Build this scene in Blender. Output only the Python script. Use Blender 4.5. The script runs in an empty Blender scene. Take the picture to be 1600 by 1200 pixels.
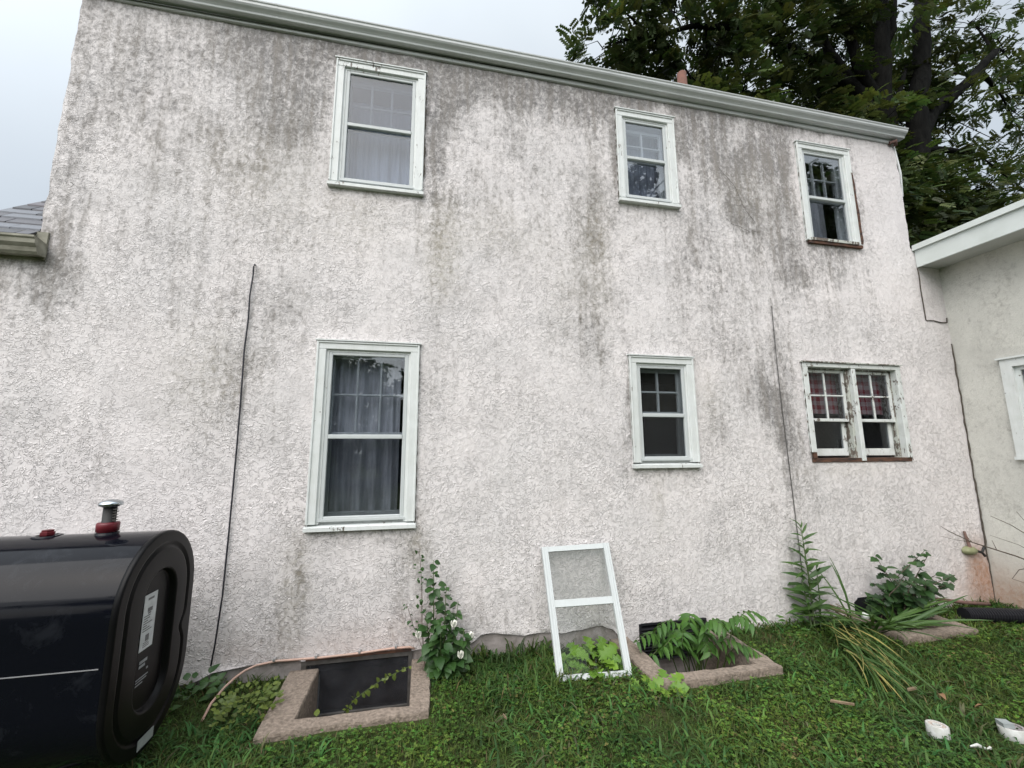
import bpy, math, random
import numpy as np
from mathutils import Vector, Matrix
random.seed(7)
RNG = np.random.default_rng(11)
scene = bpy.context.scene
col = scene.collection
R = math.radians

# ------------------------------------------------------------------ camera
cam_d = bpy.data.cameras.new('camera'); cam = bpy.data.objects.new('camera', cam_d); col.objects.link(cam)
RM = Matrix(((0.9789729, -0.0269642, -0.2022003), (-0.2039356, -0.1523128, -0.9670631), (-0.0047216, 0.9879644, -0.1546091)))
# columns of RM are the camera's right / up / back axes in world space
cam.matrix_world = Matrix.Translation((0, -3.6, 1.62)) @ RM.to_4x4()
cam_d.sensor_width = 36; cam_d.lens = 36 * 660.74 / 1600
cam_d.clip_start = 0.05; cam_d.clip_end = 600
scene.camera = cam

# ------------------------------------------------------------------ world, sun, exposure
SUN_EL, SUN_AZ = 48, 213           # azimuth clockwise from +Y (north)
w = bpy.data.worlds.new("World"); scene.world = w; w.use_nodes = True
nt = w.node_tree; nt.nodes.clear()
def N(t, kind, **kw):
    n = t.nodes.new(kind)
    for k, v in kw.items():
        if k.startswith('i_'):
            n.inputs[k[2:].replace('_', ' ')].default_value = v
        else: setattr(n, k, v)
    return n
sky = N(nt, 'ShaderNodeTexSky'); sky.sky_type = 'NISHITA'; sky.sun_disc = False
sky.sun_elevation = R(SUN_EL); sky.sun_rotation = R(SUN_AZ); sky.air_density = 1; sky.dust_density = 4
bg1 = N(nt, 'ShaderNodeBackground'); bg1.inputs['Strength'].default_value = 0.05
nt.links.new(sky.outputs[0], bg1.inputs[0])
# overcast cloud deck: brighter towards the zenith (CIE overcast), soft cloud mottling
tc = N(nt, 'ShaderNodeTexCoord'); sp = N(nt, 'ShaderNodeSeparateXYZ'); nt.links.new(tc.outputs['Generated'], sp.inputs[0])
mr = N(nt, 'ShaderNodeMapRange'); nt.links.new(sp.outputs['Z'], mr.inputs['Value'])
mr.inputs['From Min'].default_value = 0; mr.inputs['From Max'].default_value = 1
mr.inputs['To Min'].default_value = 0.36; mr.inputs['To Max'].default_value = 0.69
nz = N(nt, 'ShaderNodeTexNoise'); nz.inputs['Scale'].default_value = 2.2; nz.inputs['Detail'].default_value = 4
nt.links.new(tc.outputs['Generated'], nz.inputs['Vector'])
mr2 = N(nt, 'ShaderNodeMapRange'); nt.links.new(nz.outputs[0], mr2.inputs['Value'])
mr2.inputs['From Min'].default_value = .3; mr2.inputs['From Max'].default_value = .7
mr2.inputs['To Min'].default_value = 0.93; mr2.inputs['To Max'].default_value = 1.07
mu = N(nt, 'ShaderNodeMath', operation='MULTIPLY'); nt.links.new(mr.outputs[0], mu.inputs[0]); nt.links.new(mr2.outputs[0], mu.inputs[1])
vm = N(nt, 'ShaderNodeVectorMath', operation='DOT_PRODUCT'); nt.links.new(tc.outputs['Generated'], vm.inputs[0])
vm.inputs[1].default_value = (math.sin(R(SUN_AZ)) * math.cos(R(SUN_EL)), math.cos(R(SUN_AZ)) * math.cos(R(SUN_EL)), math.sin(R(SUN_EL)))
gl_ = N(nt, 'ShaderNodeMapRange'); nt.links.new(vm.outputs['Value'], gl_.inputs['Value']); gl_.interpolation_type = 'SMOOTHSTEP'
gl_.inputs['From Min'].default_value = -.05; gl_.inputs['From Max'].default_value = 1; gl_.inputs['To Min'].default_value = 1; gl_.inputs['To Max'].default_value = 2.7
mu2 = N(nt, 'ShaderNodeMath', operation='MULTIPLY'); nt.links.new(mu.outputs[0], mu2.inputs[0]); nt.links.new(gl_.outputs[0], mu2.inputs[1]); mu = mu2
bg2 = N(nt, 'ShaderNodeBackground'); bg2.inputs['Color'].default_value = (0.81, 0.865, 0.885, 1)
nt.links.new(mu.outputs[0], bg2.inputs['Strength'])
ad = N(nt, 'ShaderNodeAddShader'); nt.links.new(bg1.outputs[0], ad.inputs[0]); nt.links.new(bg2.outputs[0], ad.inputs[1])
wo = N(nt, 'ShaderNodeOutputWorld'); nt.links.new(ad.outputs[0], wo.inputs[0])

sd = bpy.data.lights.new('sun', 'SUN'); sd.energy = 1.5; sd.angle = R(60); sd.color = (1, .965, .935)
so = bpy.data.objects.new('sun', sd); col.objects.link(so)
az, el = R(SUN_AZ), R(SUN_EL)
sdir = Vector((math.sin(az) * math.cos(el), math.cos(az) * math.cos(el), math.sin(el)))
so.rotation_euler = sdir.to_track_quat('Z', 'Y').to_euler(); so.location = (0, -8, 14)
vs = scene.view_settings; vs.view_transform = 'Standard'; vs.look = 'None'; vs.gamma = 1; vs.use_curve_mapping = False
vs.exposure = 0.37

# ------------------------------------------------------------------ materials
def mat(name):
    m = bpy.data.materials.new(name); m.use_nodes = True
    t = m.node_tree; t.nodes.clear()
    o = t.nodes.new('ShaderNodeOutputMaterial'); p = t.nodes.new('ShaderNodeBsdfPrincipled')
    t.links.new(p.outputs[0], o.inputs[0])
    return m, t, p, o
def L(t, a, b): t.links.new(a, b)
def noise(t, scale, detail=3, rough=.55, dist=0, coord='Object', stretch=None, off=None):
    c = N(t, 'ShaderNodeTexCoord'); n = N(t, 'ShaderNodeTexNoise')
    n.inputs['Scale'].default_value = scale; n.inputs['Detail'].default_value = detail
    n.inputs['Roughness'].default_value = rough; n.inputs['Distortion'].default_value = dist
    m = N(t, 'ShaderNodeMapping')
    if stretch: m.inputs['Scale'].default_value = stretch
    if off: m.inputs['Location'].default_value = off
    L(t, c.outputs[coord], m.inputs[0]); L(t, m.outputs[0], n.inputs['Vector'])
    return n.outputs[0]
def remap(t, v, a, b, c=0, d=1, smooth=False):
    m = N(t, 'ShaderNodeMapRange'); L(t, v, m.inputs['Value'])
    if smooth: m.interpolation_type = 'SMOOTHSTEP'
    for k, x in zip(('From Min', 'From Max', 'To Min', 'To Max'), (a, b, c, d)): m.inputs[k].default_value = x
    return m.outputs[0]
def math_(t, op, a, b=None):
    m = N(t, 'ShaderNodeMath', operation=op)
    for i, x in enumerate((a, b)):
        if x is None: continue
        if isinstance(x, (int, float)): m.inputs[i].default_value = x
        else: L(t, x, m.inputs[i])
    return m.outputs[0]
def mixc(t, f, a, b, mode='MIX'):
    m = N(t, 'ShaderNodeMix', data_type='RGBA', blend_type=mode)
    for i, x in ((0, f), (6, a), (7, b)):
        if isinstance(x, (int, float)): m.inputs[i].default_value = x
        elif isinstance(x, tuple): m.inputs[i].default_value = (*x, 1) if len(x) == 3 else x
        else: L(t, x, m.inputs[i])
    return m.outputs[2]
def bump(t, p, h, strength=.5, dist=.01):
    b = N(t, 'ShaderNodeBump'); b.inputs['Strength'].default_value = strength; b.inputs['Distance'].default_value = dist
    L(t, h, b.inputs['Height']); L(t, b.outputs[0], p.inputs['Normal']); return b

def simple(name, c1, c2=None, rough=.6, scale=20, bs=0, bd=.003, metal=0, stretch=None, spec=.5, coat=0):
    m, t, p, o = mat(name)
    n = noise(t, scale, 4, stretch=stretch)
    L(t, mixc(t, remap(t, n, .3, .7), c1, c2 or tuple(x * .75 for x in c1)), p.inputs['Base Color'])
    p.inputs['Roughness'].default_value = rough; p.inputs['Metallic'].default_value = metal
    p.inputs['Specular IOR Level'].default_value = spec; p.inputs['Coat Weight'].default_value = coat
    if bs: bump(t, p, n, bs, bd)
    return m

def stucco(name, base, base2, pattern=1.0, stained=True):
    m, t, p, o = mat(name)
    # trowelled relief: short raised squiggles
    def ridge(scale, off, width, lo, hi, stretch=(1, 1, 1)):
        n = noise(t, scale, 1.5, .5, .9, off=off, stretch=stretch)
        r = math_(t, 'ABSOLUTE', math_(t, 'SUBTRACT', n, .5))
        line = remap(t, r, 0, width, 1, 0, True)
        k = noise(t, scale * .9, 1, .5, off=(off[0] + 31, off[1], off[2] - 9))
        return math_(t, 'MULTIPLY', line, remap(t, k, lo, hi, 0, 1, True))
    r1 = ridge(25, (3, 0, 5), .045, .42, .56)
    r2 = ridge(34, (13, 4, 2), .05, .45, .58, (.8, 1, 1.25))
    r3 = ridge(17, (7, 9, 21), .03, .47, .6, (.8, 1, 1.4))
    f = noise(t, 90, 3, .7)
    big = noise(t, 6, 3, .5)
    zone = remap(t, noise(t, 1.6, 3, .6, off=(5, 5, 5)), .33, .67, .35, 1.1)
    h = math_(t, 'ADD', math_(t, 'MAXIMUM', math_(t, 'MAXIMUM', r1, r2), r3), 0)
    h = math_(t, 'MULTIPLY', h, zone)
    oc = N(t, 'ShaderNodeTexCoord'); oz = N(t, 'ShaderNodeSeparateXYZ'); L(t, oc.outputs['Object'], oz.inputs[0])
    h = math_(t, 'MULTIPLY', h, remap(t, oz.outputs[2], .5, 4.5, 1.15, .75))
    h2 = math_(t, 'ADD', h, math_(t, 'MULTIPLY', f, .40))
    h3 = math_(t, 'ADD', h2, math_(t, 'MULTIPLY', big, 1.2))
    bump(t, p, h3, 1.0, .0054 * pattern)
    c = mixc(t, remap(t, noise(t, 1.3, 5, .6), .35, .65), base, base2)
    c = mixc(t, remap(t, noise(t, 2.1, 6, .7, .4, off=(1, 6, 2)), .46, .66, 0, .45), c, tuple(x * .72 for x in base2))
    c = mixc(t, remap(t, noise(t, 45, 3, .6), .35, .75, 0, .22), c, tuple(x * .72 for x in base))
    # darker base colour in the hollows between ridges
    c = mixc(t, remap(t, h2, .15, .6, .20 * min(1, pattern + .1), 0), c, tuple(x * .62 for x in base2))
    if stained:
        a = N(t, 'ShaderNodeAttribute', attribute_name='stain'); s = N(t, 'ShaderNodeSeparateColor'); L(t, a.outputs['Color'], s.inputs[0])
        n1 = noise(t, 24, 7, .78, .5, stretch=(1, 1, .75)); n2 = noise(t, 3.0, 6, .65, .3, stretch=(4.2, 1, .38), off=(2, 0, 8)); n3 = noise(t, 5.5, 5, .65, .6, off=(9, 0, 3))
        k = math_(t, 'ADD', math_(t, 'MULTIPLY', n1, .78), math_(t, 'MULTIPLY', n2, .42))
        k = math_(t, 'ADD', k, math_(t, 'MULTIPLY', n3, .26))
        k = math_(t, 'ADD', k, math_(t, 'MULTIPLY', s.outputs[0], .21))
        k = math_(t, 'SUBTRACT', k, math_(t, 'MULTIPLY', h, .05))
        d = remap(t, k, .735, 1.045, 0, .88, True)
        tone = mixc(t, remap(t, n2, .4, .62), (.155, .15, .15), (.21, .192, .175))
        c = mixc(t, math_(t, 'MULTIPLY', d, remap(t, s.outputs[0], 0, .3, .45, 1)), c, tone)
        yl = math_(t, 'MULTIPLY', s.outputs[1], remap(t, n1, .35, .62, .12, 1))
        c = mixc(t, math_(t, 'MULTIPLY', yl, .48), c, (.36, .32, .22))
        rs = math_(t, 'MULTIPLY', s.outputs[2], remap(t, n1, .3, .7, .45, 1))
        c = mixc(t, math_(t, 'MULTIPLY', rs, .85), c, (.36, .17, .08))
    L(t, c, p.inputs['Base Color']); p.inputs['Roughness'].default_value = .9; p.inputs['Specular IOR Level'].default_value = .15
    return m

def paint(name, chips=.0, base=(.68, .705, .70), wood=(.085, .07, .058), dirt=.2, green=False):
    m, t, p, o = mat(name)
    n = noise(t, 34, 7, .72, .3, stretch=(1, 1, .4)); n0 = noise(t, 4, 3, .5)
    k = math_(t, 'ADD', n, math_(t, 'MULTIPLY', n0, .5))
    g = mixc(t, remap(t, noise(t, 9, 5, .6), .35, .75, 0, dirt), base, (.30, .31, .25))
    g = mixc(t, remap(t, noise(t, 60, 3, .6, stretch=(1, 1, .15)), .45, .7, 0, .18), g, (.42, .44, .42))
    th = 1.10 - chips * .36
    ch = remap(t, k, th, th + .02, 0, 1)
    wd = mixc(t, remap(t, noise(t, 40, 3, stretch=(1, 1, .2)), .35, .65), wood, tuple(x * 2.0 for x in wood))
    L(t, mixc(t, ch, g, wd), p.inputs['Base Color'])
    p.inputs['Roughness'].default_value = .5
    bump(t, p, math_(t, 'SUBTRACT', math_(t, 'MULTIPLY', n, .25), ch), .5, .0015)
    return m

def glass(name, k=1.7, tint=(.80, .82, .85), rough=.0):
    m, t, p, o = mat(name); t.nodes.remove(p)
    lw_ = N(t, 'ShaderNodeLayerWeight'); lw_.inputs['Blend'].default_value = .5
    fr = math_(t, 'ADD', math_(t, 'MULTIPLY', math_(t, 'POWER', lw_.outputs['Facing'], 4.0), .9), .045)
    wv = N(t, 'ShaderNodeBump'); wv.inputs['Strength'].default_value = .08; wv.inputs['Distance'].default_value = .01
    L(t, noise(t, 2.2, 1, .4), wv.inputs['Height'])
    gl = N(t, 'ShaderNodeBsdfGlossy'); gl.inputs['Roughness'].default_value = rough; L(t, wv.outputs[0], gl.inputs['Normal'])
    tr = N(t, 'ShaderNodeBsdfTransparent'); tr.inputs[0].default_value = (*tint, 1)
    mx = N(t, 'ShaderNodeMixShader'); L(t, math_(t, 'MINIMUM', math_(t, 'MULTIPLY', fr, k), 1.0), mx.inputs[0])
    L(t, tr.outputs[0], mx.inputs[1]); L(t, gl.outputs[0], mx.inputs[2]); L(t, mx.outputs[0], o.inputs[0])
    return m
def screen_mat(name, dens, c):
    m, t, p, o = mat(name); t.nodes.remove(p)
    d = N(t, 'ShaderNodeBsdfDiffuse'); d.inputs[0].default_value = (*c, 1)
    tr = N(t, 'ShaderNodeBsdfTransparent')
    mx = N(t, 'ShaderNodeMixShader'); L(t, remap(t, noise(t, 7, 4, .6), .3, .7, dens - .06, dens + .06), mx.inputs[0])
    L(t, tr.outputs[0], mx.inputs[1]); L(t, d.outputs[0], mx.inputs[2]); L(t, mx.outputs[0], o.inputs[0])
    return m
def leafmat(name, c=None, trans=.28, rough=.45, spec=.4):
    m, t, p, o = mat(name)
    if c is None:
        a = N(t, 'ShaderNodeAttribute', attribute_name='tint'); cc = a.outputs['Color']
    else:
        oi = N(t, 'ShaderNodeObjectInfo')
        cc = mixc(t, oi.outputs['Random'], c, tuple(x * k for x, k in zip(c, (1.7, 1.45, 1.2))))
        cc = mixc(t, remap(t, noise(t, 40, 3), .3, .7, 0, .45), cc, tuple(x * .6 for x in c))
    L(t, cc, p.inputs['Base Color']); p.inputs['Roughness'].default_value = rough; p.inputs['Specular IOR Level'].default_value = spec
    tl = N(t, 'ShaderNodeBsdfTranslucent'); L(t, mixc(t, .5, cc, (1.0, .95, .25), 'MULTIPLY'), tl.inputs[0])
    mx = N(t, 'ShaderNodeMixShader'); mx.inputs[0].default_value = trans
    L(t, p.outputs[0], mx.inputs[1]); L(t, tl.outputs[0], mx.inputs[2]); L(t, mx.outputs[0], o.inputs[0])
    return m

M = {}
M['stucco'] = stucco('stained_stucco', (.83, .78, .775), (.76, .725, .725))
M['stucco_left'] = stucco('left_wing_stucco', (.70, .67, .68), (.62, .60, .61), stained=False)
M['stucco_cream'] = stucco('cream_stucco', (.70, .68, .61), (.63, .61, .55), .38)
M['concrete'] = simple('rough_concrete', (.31, .25, .205), (.15, .12, .095), .95, 48, 1, .012)
M['found'] = simple('foundation_concrete', (.38, .34, .33), (.20, .18, .165), .9, 14, .9, .012)
M['paint'] = paint('white_trim_paint', .40)
M['paint_mid'] = paint('flaking_trim_paint', .55)
M['paint_worn'] = paint('peeling_trim_paint', 1.02, base=(.50, .52, .48), dirt=.5)
M['paint_worn2'] = paint('weathered_trim_paint', .68, dirt=.4)
M['wood_rot'] = simple('rotten_wood', (.13, .06, .035), (.03, .02, .018), .9, 30, .8, .01, stretch=(.3, 1, 1))
M['alu'] = paint('white_storm_frame_paint', .1, base=(.52, .55, .555), wood=(.25, .24, .22), dirt=.1)
M['gutter'] = simple('white_gutter_metal', (.60, .62, .62), (.53, .55, .55), .35, 3, 0)
M['fascia'] = simple('white_fascia_paint', (.66, .70, .69), (.58, .62, .60), .5, 6, 0)
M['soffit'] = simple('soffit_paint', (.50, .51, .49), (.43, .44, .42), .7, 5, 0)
M['mossy'] = simple('mossy_gutter_metal', (.34, .33, .27), (.13, .125, .09), .7, 14, .4, .004, stretch=(.5, 1, 1))
M['glass'] = glass('window_glass', 1.7)
M['glass_mid'] = glass('hazy_window_glass', .9, (.72, .75, .79))
M['glass_low'] = glass('lower_window_glass', .75, (.72, .74, .76))
M['glass_up'] = glass('upper_window_glass', 2.3)
M['screen'] = screen_mat('insect_screen', .50, (.010, .012, .020))
M['screen_thin'] = screen_mat('thin_insect_screen', .30, (.03, .032, .042))
M['screen_pale'] = screen_mat('pale_screen', .45, (.13, .14, .18))
M['screen_grey'] = screen_mat('grey_screen', .30, (.26, .28, .27))
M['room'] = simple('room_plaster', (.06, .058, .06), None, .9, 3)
M['sheer'] = simple('sheer_curtain_cloth', (.50, .53, .60), (.34, .37, .43), .9, 4, stretch=(6, 1, .3))
M['grey_cloth'] = simple('grey_curtain_cloth', (.74, .75, .78), (.40, .41, .43), .8, 5, stretch=(6, 1, .5))
m, t, p, o = mat('red_gingham_cloth')
tcn = N(t, 'ShaderNodeTexCoord'); sx = N(t, 'ShaderNodeSeparateXYZ'); L(t, tcn.outputs['Object'], sx.inputs[0])
def stripe(out, sc): return math_(t, 'GREATER_THAN', math_(t, 'FRACT', math_(t, 'MULTIPLY', out, sc)), .5)
s1, s2 = stripe(sx.outputs[0], 11), stripe(sx.outputs[2], 11)
L(t, mixc(t, math_(t, 'MULTIPLY', math_(t, 'ADD', s1, s2), .5), (.50, .38, .39), (.30, .007, .022)), p.inputs['Base Color']); p.inputs['Roughness'].default_value = .9
M['gingham'] = m
M['shingle'] = [simple('slate_shingle_%s' % k, c, None, .55, 60, .5, .003) for k, c in
                (('dark', (.06, .063, .075)), ('mid', (.095, .095, .11)), ('violet', (.11, .10, .115)), ('pale', (.15, .16, .185)))]
M['roof'] = simple('dark_roof_felt', (.07, .07, .08), None, .9, 40)
M['terra'] = simple('terracotta', (.17, .065, .042), (.11, .05, .035), .8, 12, .3)
M['brick'] = simple('chimney_brick_clay', (.26, .10, .07), (.18, .075, .055), .9, 18, .4)
M['cable'] = simple('dark_cable_rubber', (.02, .02, .03), None, .5)
M['cable_pale'] = simple('grey_cable_rubber', (.10, .095, .09), None, .6)
M['pink'] = simple('pinkish_copper_tube', (.50, .31, .25), (.42, .30, .24), .4, 9)
M['clip'] = simple('galvanised_clip', (.6, .6, .6), None, .4, metal=.7)
m, t, p, o = mat('black_tank_paint')
sm = remap(t, noise(t, 7, 6, .7, .6), .56, .68)
L(t, mixc(t, math_(t, 'MULTIPLY', sm, .08), (.0035, .004, .007), (.10, .11, .13)), p.inputs['Base Color'])
L(t, remap(t, noise(t, 12, 5), .35, .8, .05, .16), p.inputs['Roughness']); p.inputs['Specular IOR Level'].default_value = .17
bump(t, p, noise(t, 9, 2), .04, .004); M['tank'] = m
M['tank_end'] = simple('black_satin_tank_end', (.0045, .0042, .005), (.003, .0029, .0035), .36, 9, spec=.15)
M['tank_dark'] = simple('matt_black_pipe', (.02, .02, .02), None, .6, bs=.3)
M['redcap'] = simple('dark_red_plastic', (.13, .006, .014), (.07, .006, .010), .4, 14)
M['chrome'] = simple('dull_chrome', (.62, .65, .68), (.42, .45, .48), .22, 20, metal=1)
M['label'] = simple('white_sticker_paper', (.62, .64, .67), None, .5)
M['ink'] = simple('grey_label_print', (.16, .16, .17), None, .6)
M['ink_pale'] = simple('pale_stencil_print', (.30, .31, .33), None, .6)
M['sticker_dull'] = simple('dull_sticker', (.30, .33, .33), None, .6)
M['scratch'] = simple('bare_scratch_line', (.28, .28, .29), None, .5)
M['vent'] = simple('black_louver_metal', (.018, .018, .022), None, .45)
M['bwin'] = glass('dusty_basement_glass', 1.2, (.55, .55, .55), .12)
M['dust'] = screen_mat('window_dust', .13, (.20, .21, .24))
M['bframe'] = simple('basement_frame_steel', (.10, .095, .09), (.05, .045, .04), .7, 20, .4)
M['pvc'] = simple('white_plastic_coil', (.60, .61, .60), (.40, .40, .36), .5, 22)
M['coil_edge'] = simple('white_coil_edge', (.56, .55, .53), (.42, .40, .37), .6, 90)
M['tape'] = simple('beige_tape_edge', (.50, .42, .36), (.34, .28, .24), .8, 60)
M['greyfill'] = simple('grey_tape_core', (.30, .27, .27), None, .8)
M['drain'] = simple('black_drain_plastic', (.014, .014, .018), None, .38)
M['hood'] = simple('green_brass_cap', (.26, .27, .15), (.18, .19, .10), .6, 20)
M['rust'] = simple('rusty_iron', (.20, .11, .09), (.10, .06, .05), .8, 30, .3)
M['soil'] = simple('dark_soil', (.07, .045, .03), (.03, .02, .014), 1, 18, .8, .02)
M['chip'] = simple('dry_wood_chip', (.26, .19, .12), (.16, .11, .07), .8, 40)
M['deadleaf'] = simple('dead_leaf', (.24, .13, .06), (.15, .085, .045), .7, 30)
M['crack'] = simple('corner_crack_filler', (.10, .085, .07), (.05, .04, .03), .95, 30, .5)
M['bark'] = simple('dark_bark', (.012, .012, .011), (.005, .005, .005), .95, 9, 1, .04, stretch=(1, 1, .25), spec=.05)
M['stem'] = leafmat('green_stem', (.05, .085, .025), .05)
M['twigbark'] = simple('brown_twig_bark', (.10, .075, .055), None, .9)
M['tree_leaf'] = leafmat('tree_foliage', None, .26, .5, .2)
M['grass'] = leafmat('lawn_blades', None, .22, .55, .2)
M['leaf_weed'] = leafmat('weed_leaf', (.040, .095, .022), .22)
M['leaf_mallow'] = leafmat('mallow_leaf', (.028, .075, .020), .18)
M['leaf_ail'] = leafmat('pinnate_leaflet', (.055, .14, .028), .28)
M['leaf_lett'] = leafmat('bright_lobed_leaf', (.13, .26, .035), .3)
M['leaf_iris'] = leafmat('iris_blade', (.05, .11, .028), .25)
M['leaf_straw'] = leafmat('yellowed_blade', (.22, .22, .08), .2)
M['leaf_bush'] = leafmat('oak_like_leaf', (.022, .055, .020), .15)
M['leaf_creep'] = leafmat('creeper_leaf', (.10, .15, .03), .25)
M['petal'] = simple('white_petal', (.80, .79, .74), (.68, .68, .6), .6)
# ground: soil and thatch under the blades
m, t, p, o = mat('ground_turf')
g = mixc(t, remap(t, noise(t, 5, 5, .6), .35, .65), (.030, .048, .014), (.045, .065, .018))
g = mixc(t, remap(t, noise(t, 28, 4, .6), .45, .7, 0, .8), g, (.04, .03, .02))
L(t, g, p.inputs['Base Color']); p.inputs['Roughness'].default_value = 1; p.inputs['Specular IOR Level'].default_value = .1
bump(t, p, noise(t, 40, 4), .8, .02); M['ground'] = m

# ------------------------------------------------------------------ mesh helpers
WL = {}
def empty(name, loc, label=None, cat=None, group=None, parent=None):
    o = bpy.data.objects.new(name, None); col.objects.link(o); o.location = loc; o.empty_display_size = .1
    WL[o.name] = Vector(loc)
    tag(o, label, cat, group)
    return o
def tag(o, label=None, cat=None, group=None, kind=None):
    if label: o['label'] = label
    if cat: o['category'] = cat
    if group: o['group'] = group
    if kind: o['kind'] = kind
    return o
class MB:
    def __init__(s): s.v = []; s.f = []
    def add(s, vs, fs):
        b = len(s.v); s.v += [tuple(v) for v in vs]; s.f += [tuple(i + b for i in f) for f in fs]; return s
    def box(s, x0, x1, y0, y1, z0, z1):
        return s.add([(x0, y0, z0), (x1, y0, z0), (x1, y1, z0), (x0, y1, z0), (x0, y0, z1), (x1, y0, z1), (x1, y1, z1), (x0, y1, z1)],
                     [(0, 3, 2, 1), (4, 5, 6, 7), (0, 1, 5, 4), (1, 2, 6, 5), (2, 3, 7, 6), (3, 0, 4, 7)])
    def bbox(s, x0, x1, y0, y1, z0, z1, b=.004):
        """box whose front (-y) edges are chamfered"""
        b = min(b, (x1 - x0) * .3, (z1 - z0) * .3)
        v = [(x0, y1, z0), (x1, y1, z0), (x1, y1, z1), (x0, y1, z1), (x0, y0 + b, z0), (x1, y0 + b, z0), (x1, y0 + b, z1), (x0, y0 + b, z1),
             (x0 + b, y0, z0 + b), (x1 - b, y0, z0 + b), (x1 - b, y0, z1 - b), (x0 + b, y0, z1 - b)]
        f = [(8, 9, 10, 11), (4, 5, 9, 8), (5, 6, 10, 9), (6, 7, 11, 10), (7, 4, 8, 11), (0, 1, 5, 4), (1, 2, 6, 5), (2, 3, 7, 6), (3, 0, 4, 7), (3, 2, 1, 0)]
        return s.add(v, f)
    def quad(s, a, b, c, d): return s.add([a, b, c, d], [(0, 1, 2, 3)])
    def tube(s, pts, rad, n=8, cap=True):
        pts = [Vector(p) for p in pts]; k = len(pts)
        if not hasattr(rad, '__len__'): rad = [rad] * k
        up = Vector((.13, .31, .94)); vs = []
        for i, p in enumerate(pts):
            d = (pts[min(i + 1, k - 1)] - pts[max(i - 1, 0)]).normalized()
            a = d.cross(up)
            if a.length < 1e-3: a = d.cross(Vector((1, 0, 0)))
            a.normalize(); b = d.cross(a)
            for j in range(n):
                q = 2 * math.pi * j / n; vs.append(p + (a * math.cos(q) + b * math.sin(q)) * rad[i])
        fs = [(i * n + j, i * n + (j + 1) % n, (i + 1) * n + (j + 1) % n, (i + 1) * n + j) for i in range(k - 1) for j in range(n)]
        if cap: fs += [tuple(range(n)), tuple(range((k - 1) * n, k * n))]
        return s.add(vs, fs)
    def lathe(s, prof, c, n=20, axis='z', cap=True):
        vs = []
        for r, h in prof:
            for j in range(n):
                a = 2 * math.pi * j / n
                p = (r * math.cos(a), r * math.sin(a), h)
                if axis == 'y': p = (p[0], h, p[1])
                vs.append((p[0] + c[0], p[1] + c[1], p[2] + c[2]))
        fs = [(i * n + j, i * n + (j + 1) % n, (i + 1) * n + (j + 1) % n, (i + 1) * n + j) for i in range(len(prof) - 1) for j in range(n)]
        if cap: fs += [tuple(range(n)), tuple(range((len(prof) - 1) * n, len(prof) * n))]
        return s.add(vs, fs)
    def build(s, name, mt, parent=None, smooth=False, base=None):
        me = bpy.data.meshes.new(name)
        off = WL[parent.name] if parent is not None else (Vector(base) if base else Vector((0, 0, 0)))
        me.from_pydata([(v[0] - off[0], v[1] - off[1], v[2] - off[2]) for v in s.v], [], s.f)
        me.validate(); me.update()
        if smooth: me.polygons.foreach_set('use_smooth', [True] * len(me.polygons))
        me.materials.append(mt)
        o = bpy.data.objects.new(name, me); col.objects.link(o)
        if parent is not None: o.parent = parent; WL[o.name] = off
        else: o.location = off; WL[o.name] = off
        return o
def np_mesh(name, verts, quads, mt, parent=None, tint=None, smooth=False, attr='tint', kind=None):
    off = np.array(WL[parent.name]) if parent is not None else np.zeros(3)
    verts = (np.asarray(verts, np.float32) - off).astype(np.float32); quads = np.asarray(quads, np.int32); k = quads.shape[1]
    me = bpy.data.meshes.new(name)
    me.vertices.add(len(verts)); me.vertices.foreach_set('co', verts.ravel())
    me.loops.add(quads.size); me.loops.foreach_set('vertex_index', quads.ravel())
    me.polygons.add(len(quads)); me.polygons.foreach_set('loop_start', np.arange(0, quads.size, k, dtype=np.int32))
    if tint is not None:
        a = me.attributes.new(attr, 'FLOAT_COLOR', 'POINT')
        a.data.foreach_set('color', np.concatenate([tint, np.ones((len(verts), 1))], 1).astype(np.float32).ravel())
    me.update(calc_edges=True); me.validate()
    if smooth: me.polygons.foreach_set('use_smooth', np.ones(len(quads), bool))
    me.materials.append(mt)
    o = bpy.data.objects.new(name, me); col.objects.link(o)
    if parent is not None: o.parent = parent
    WL[o.name] = Vector(off)
    if kind: o['kind'] = kind
    return o
_T = RNG.random((64, 64))
def vnoise(x, y):
    xi = np.floor(x).astype(int); yi = np.floor(y).astype(int); fx = x - xi; fy = y - yi
    fx = fx * fx * (3 - 2 * fx); fy = fy * fy * (3 - 2 * fy)
    g = lambda a, b: _T[a % 64, b % 64]
    return (g(xi, yi) * (1 - fx) + g(xi + 1, yi) * fx) * (1 - fy) + (g(xi, yi + 1) * (1 - fx) + g(xi + 1, yi + 1) * fx) * fy
def fbm(x, y, o=4):
    s = 0; a = .5
    for i in range(o): s = s + a * vnoise(x * 2 ** i + 17 * i, y * 2 ** i + 5 * i); a *= .5
    return s / (1 - .5 ** o)

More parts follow.
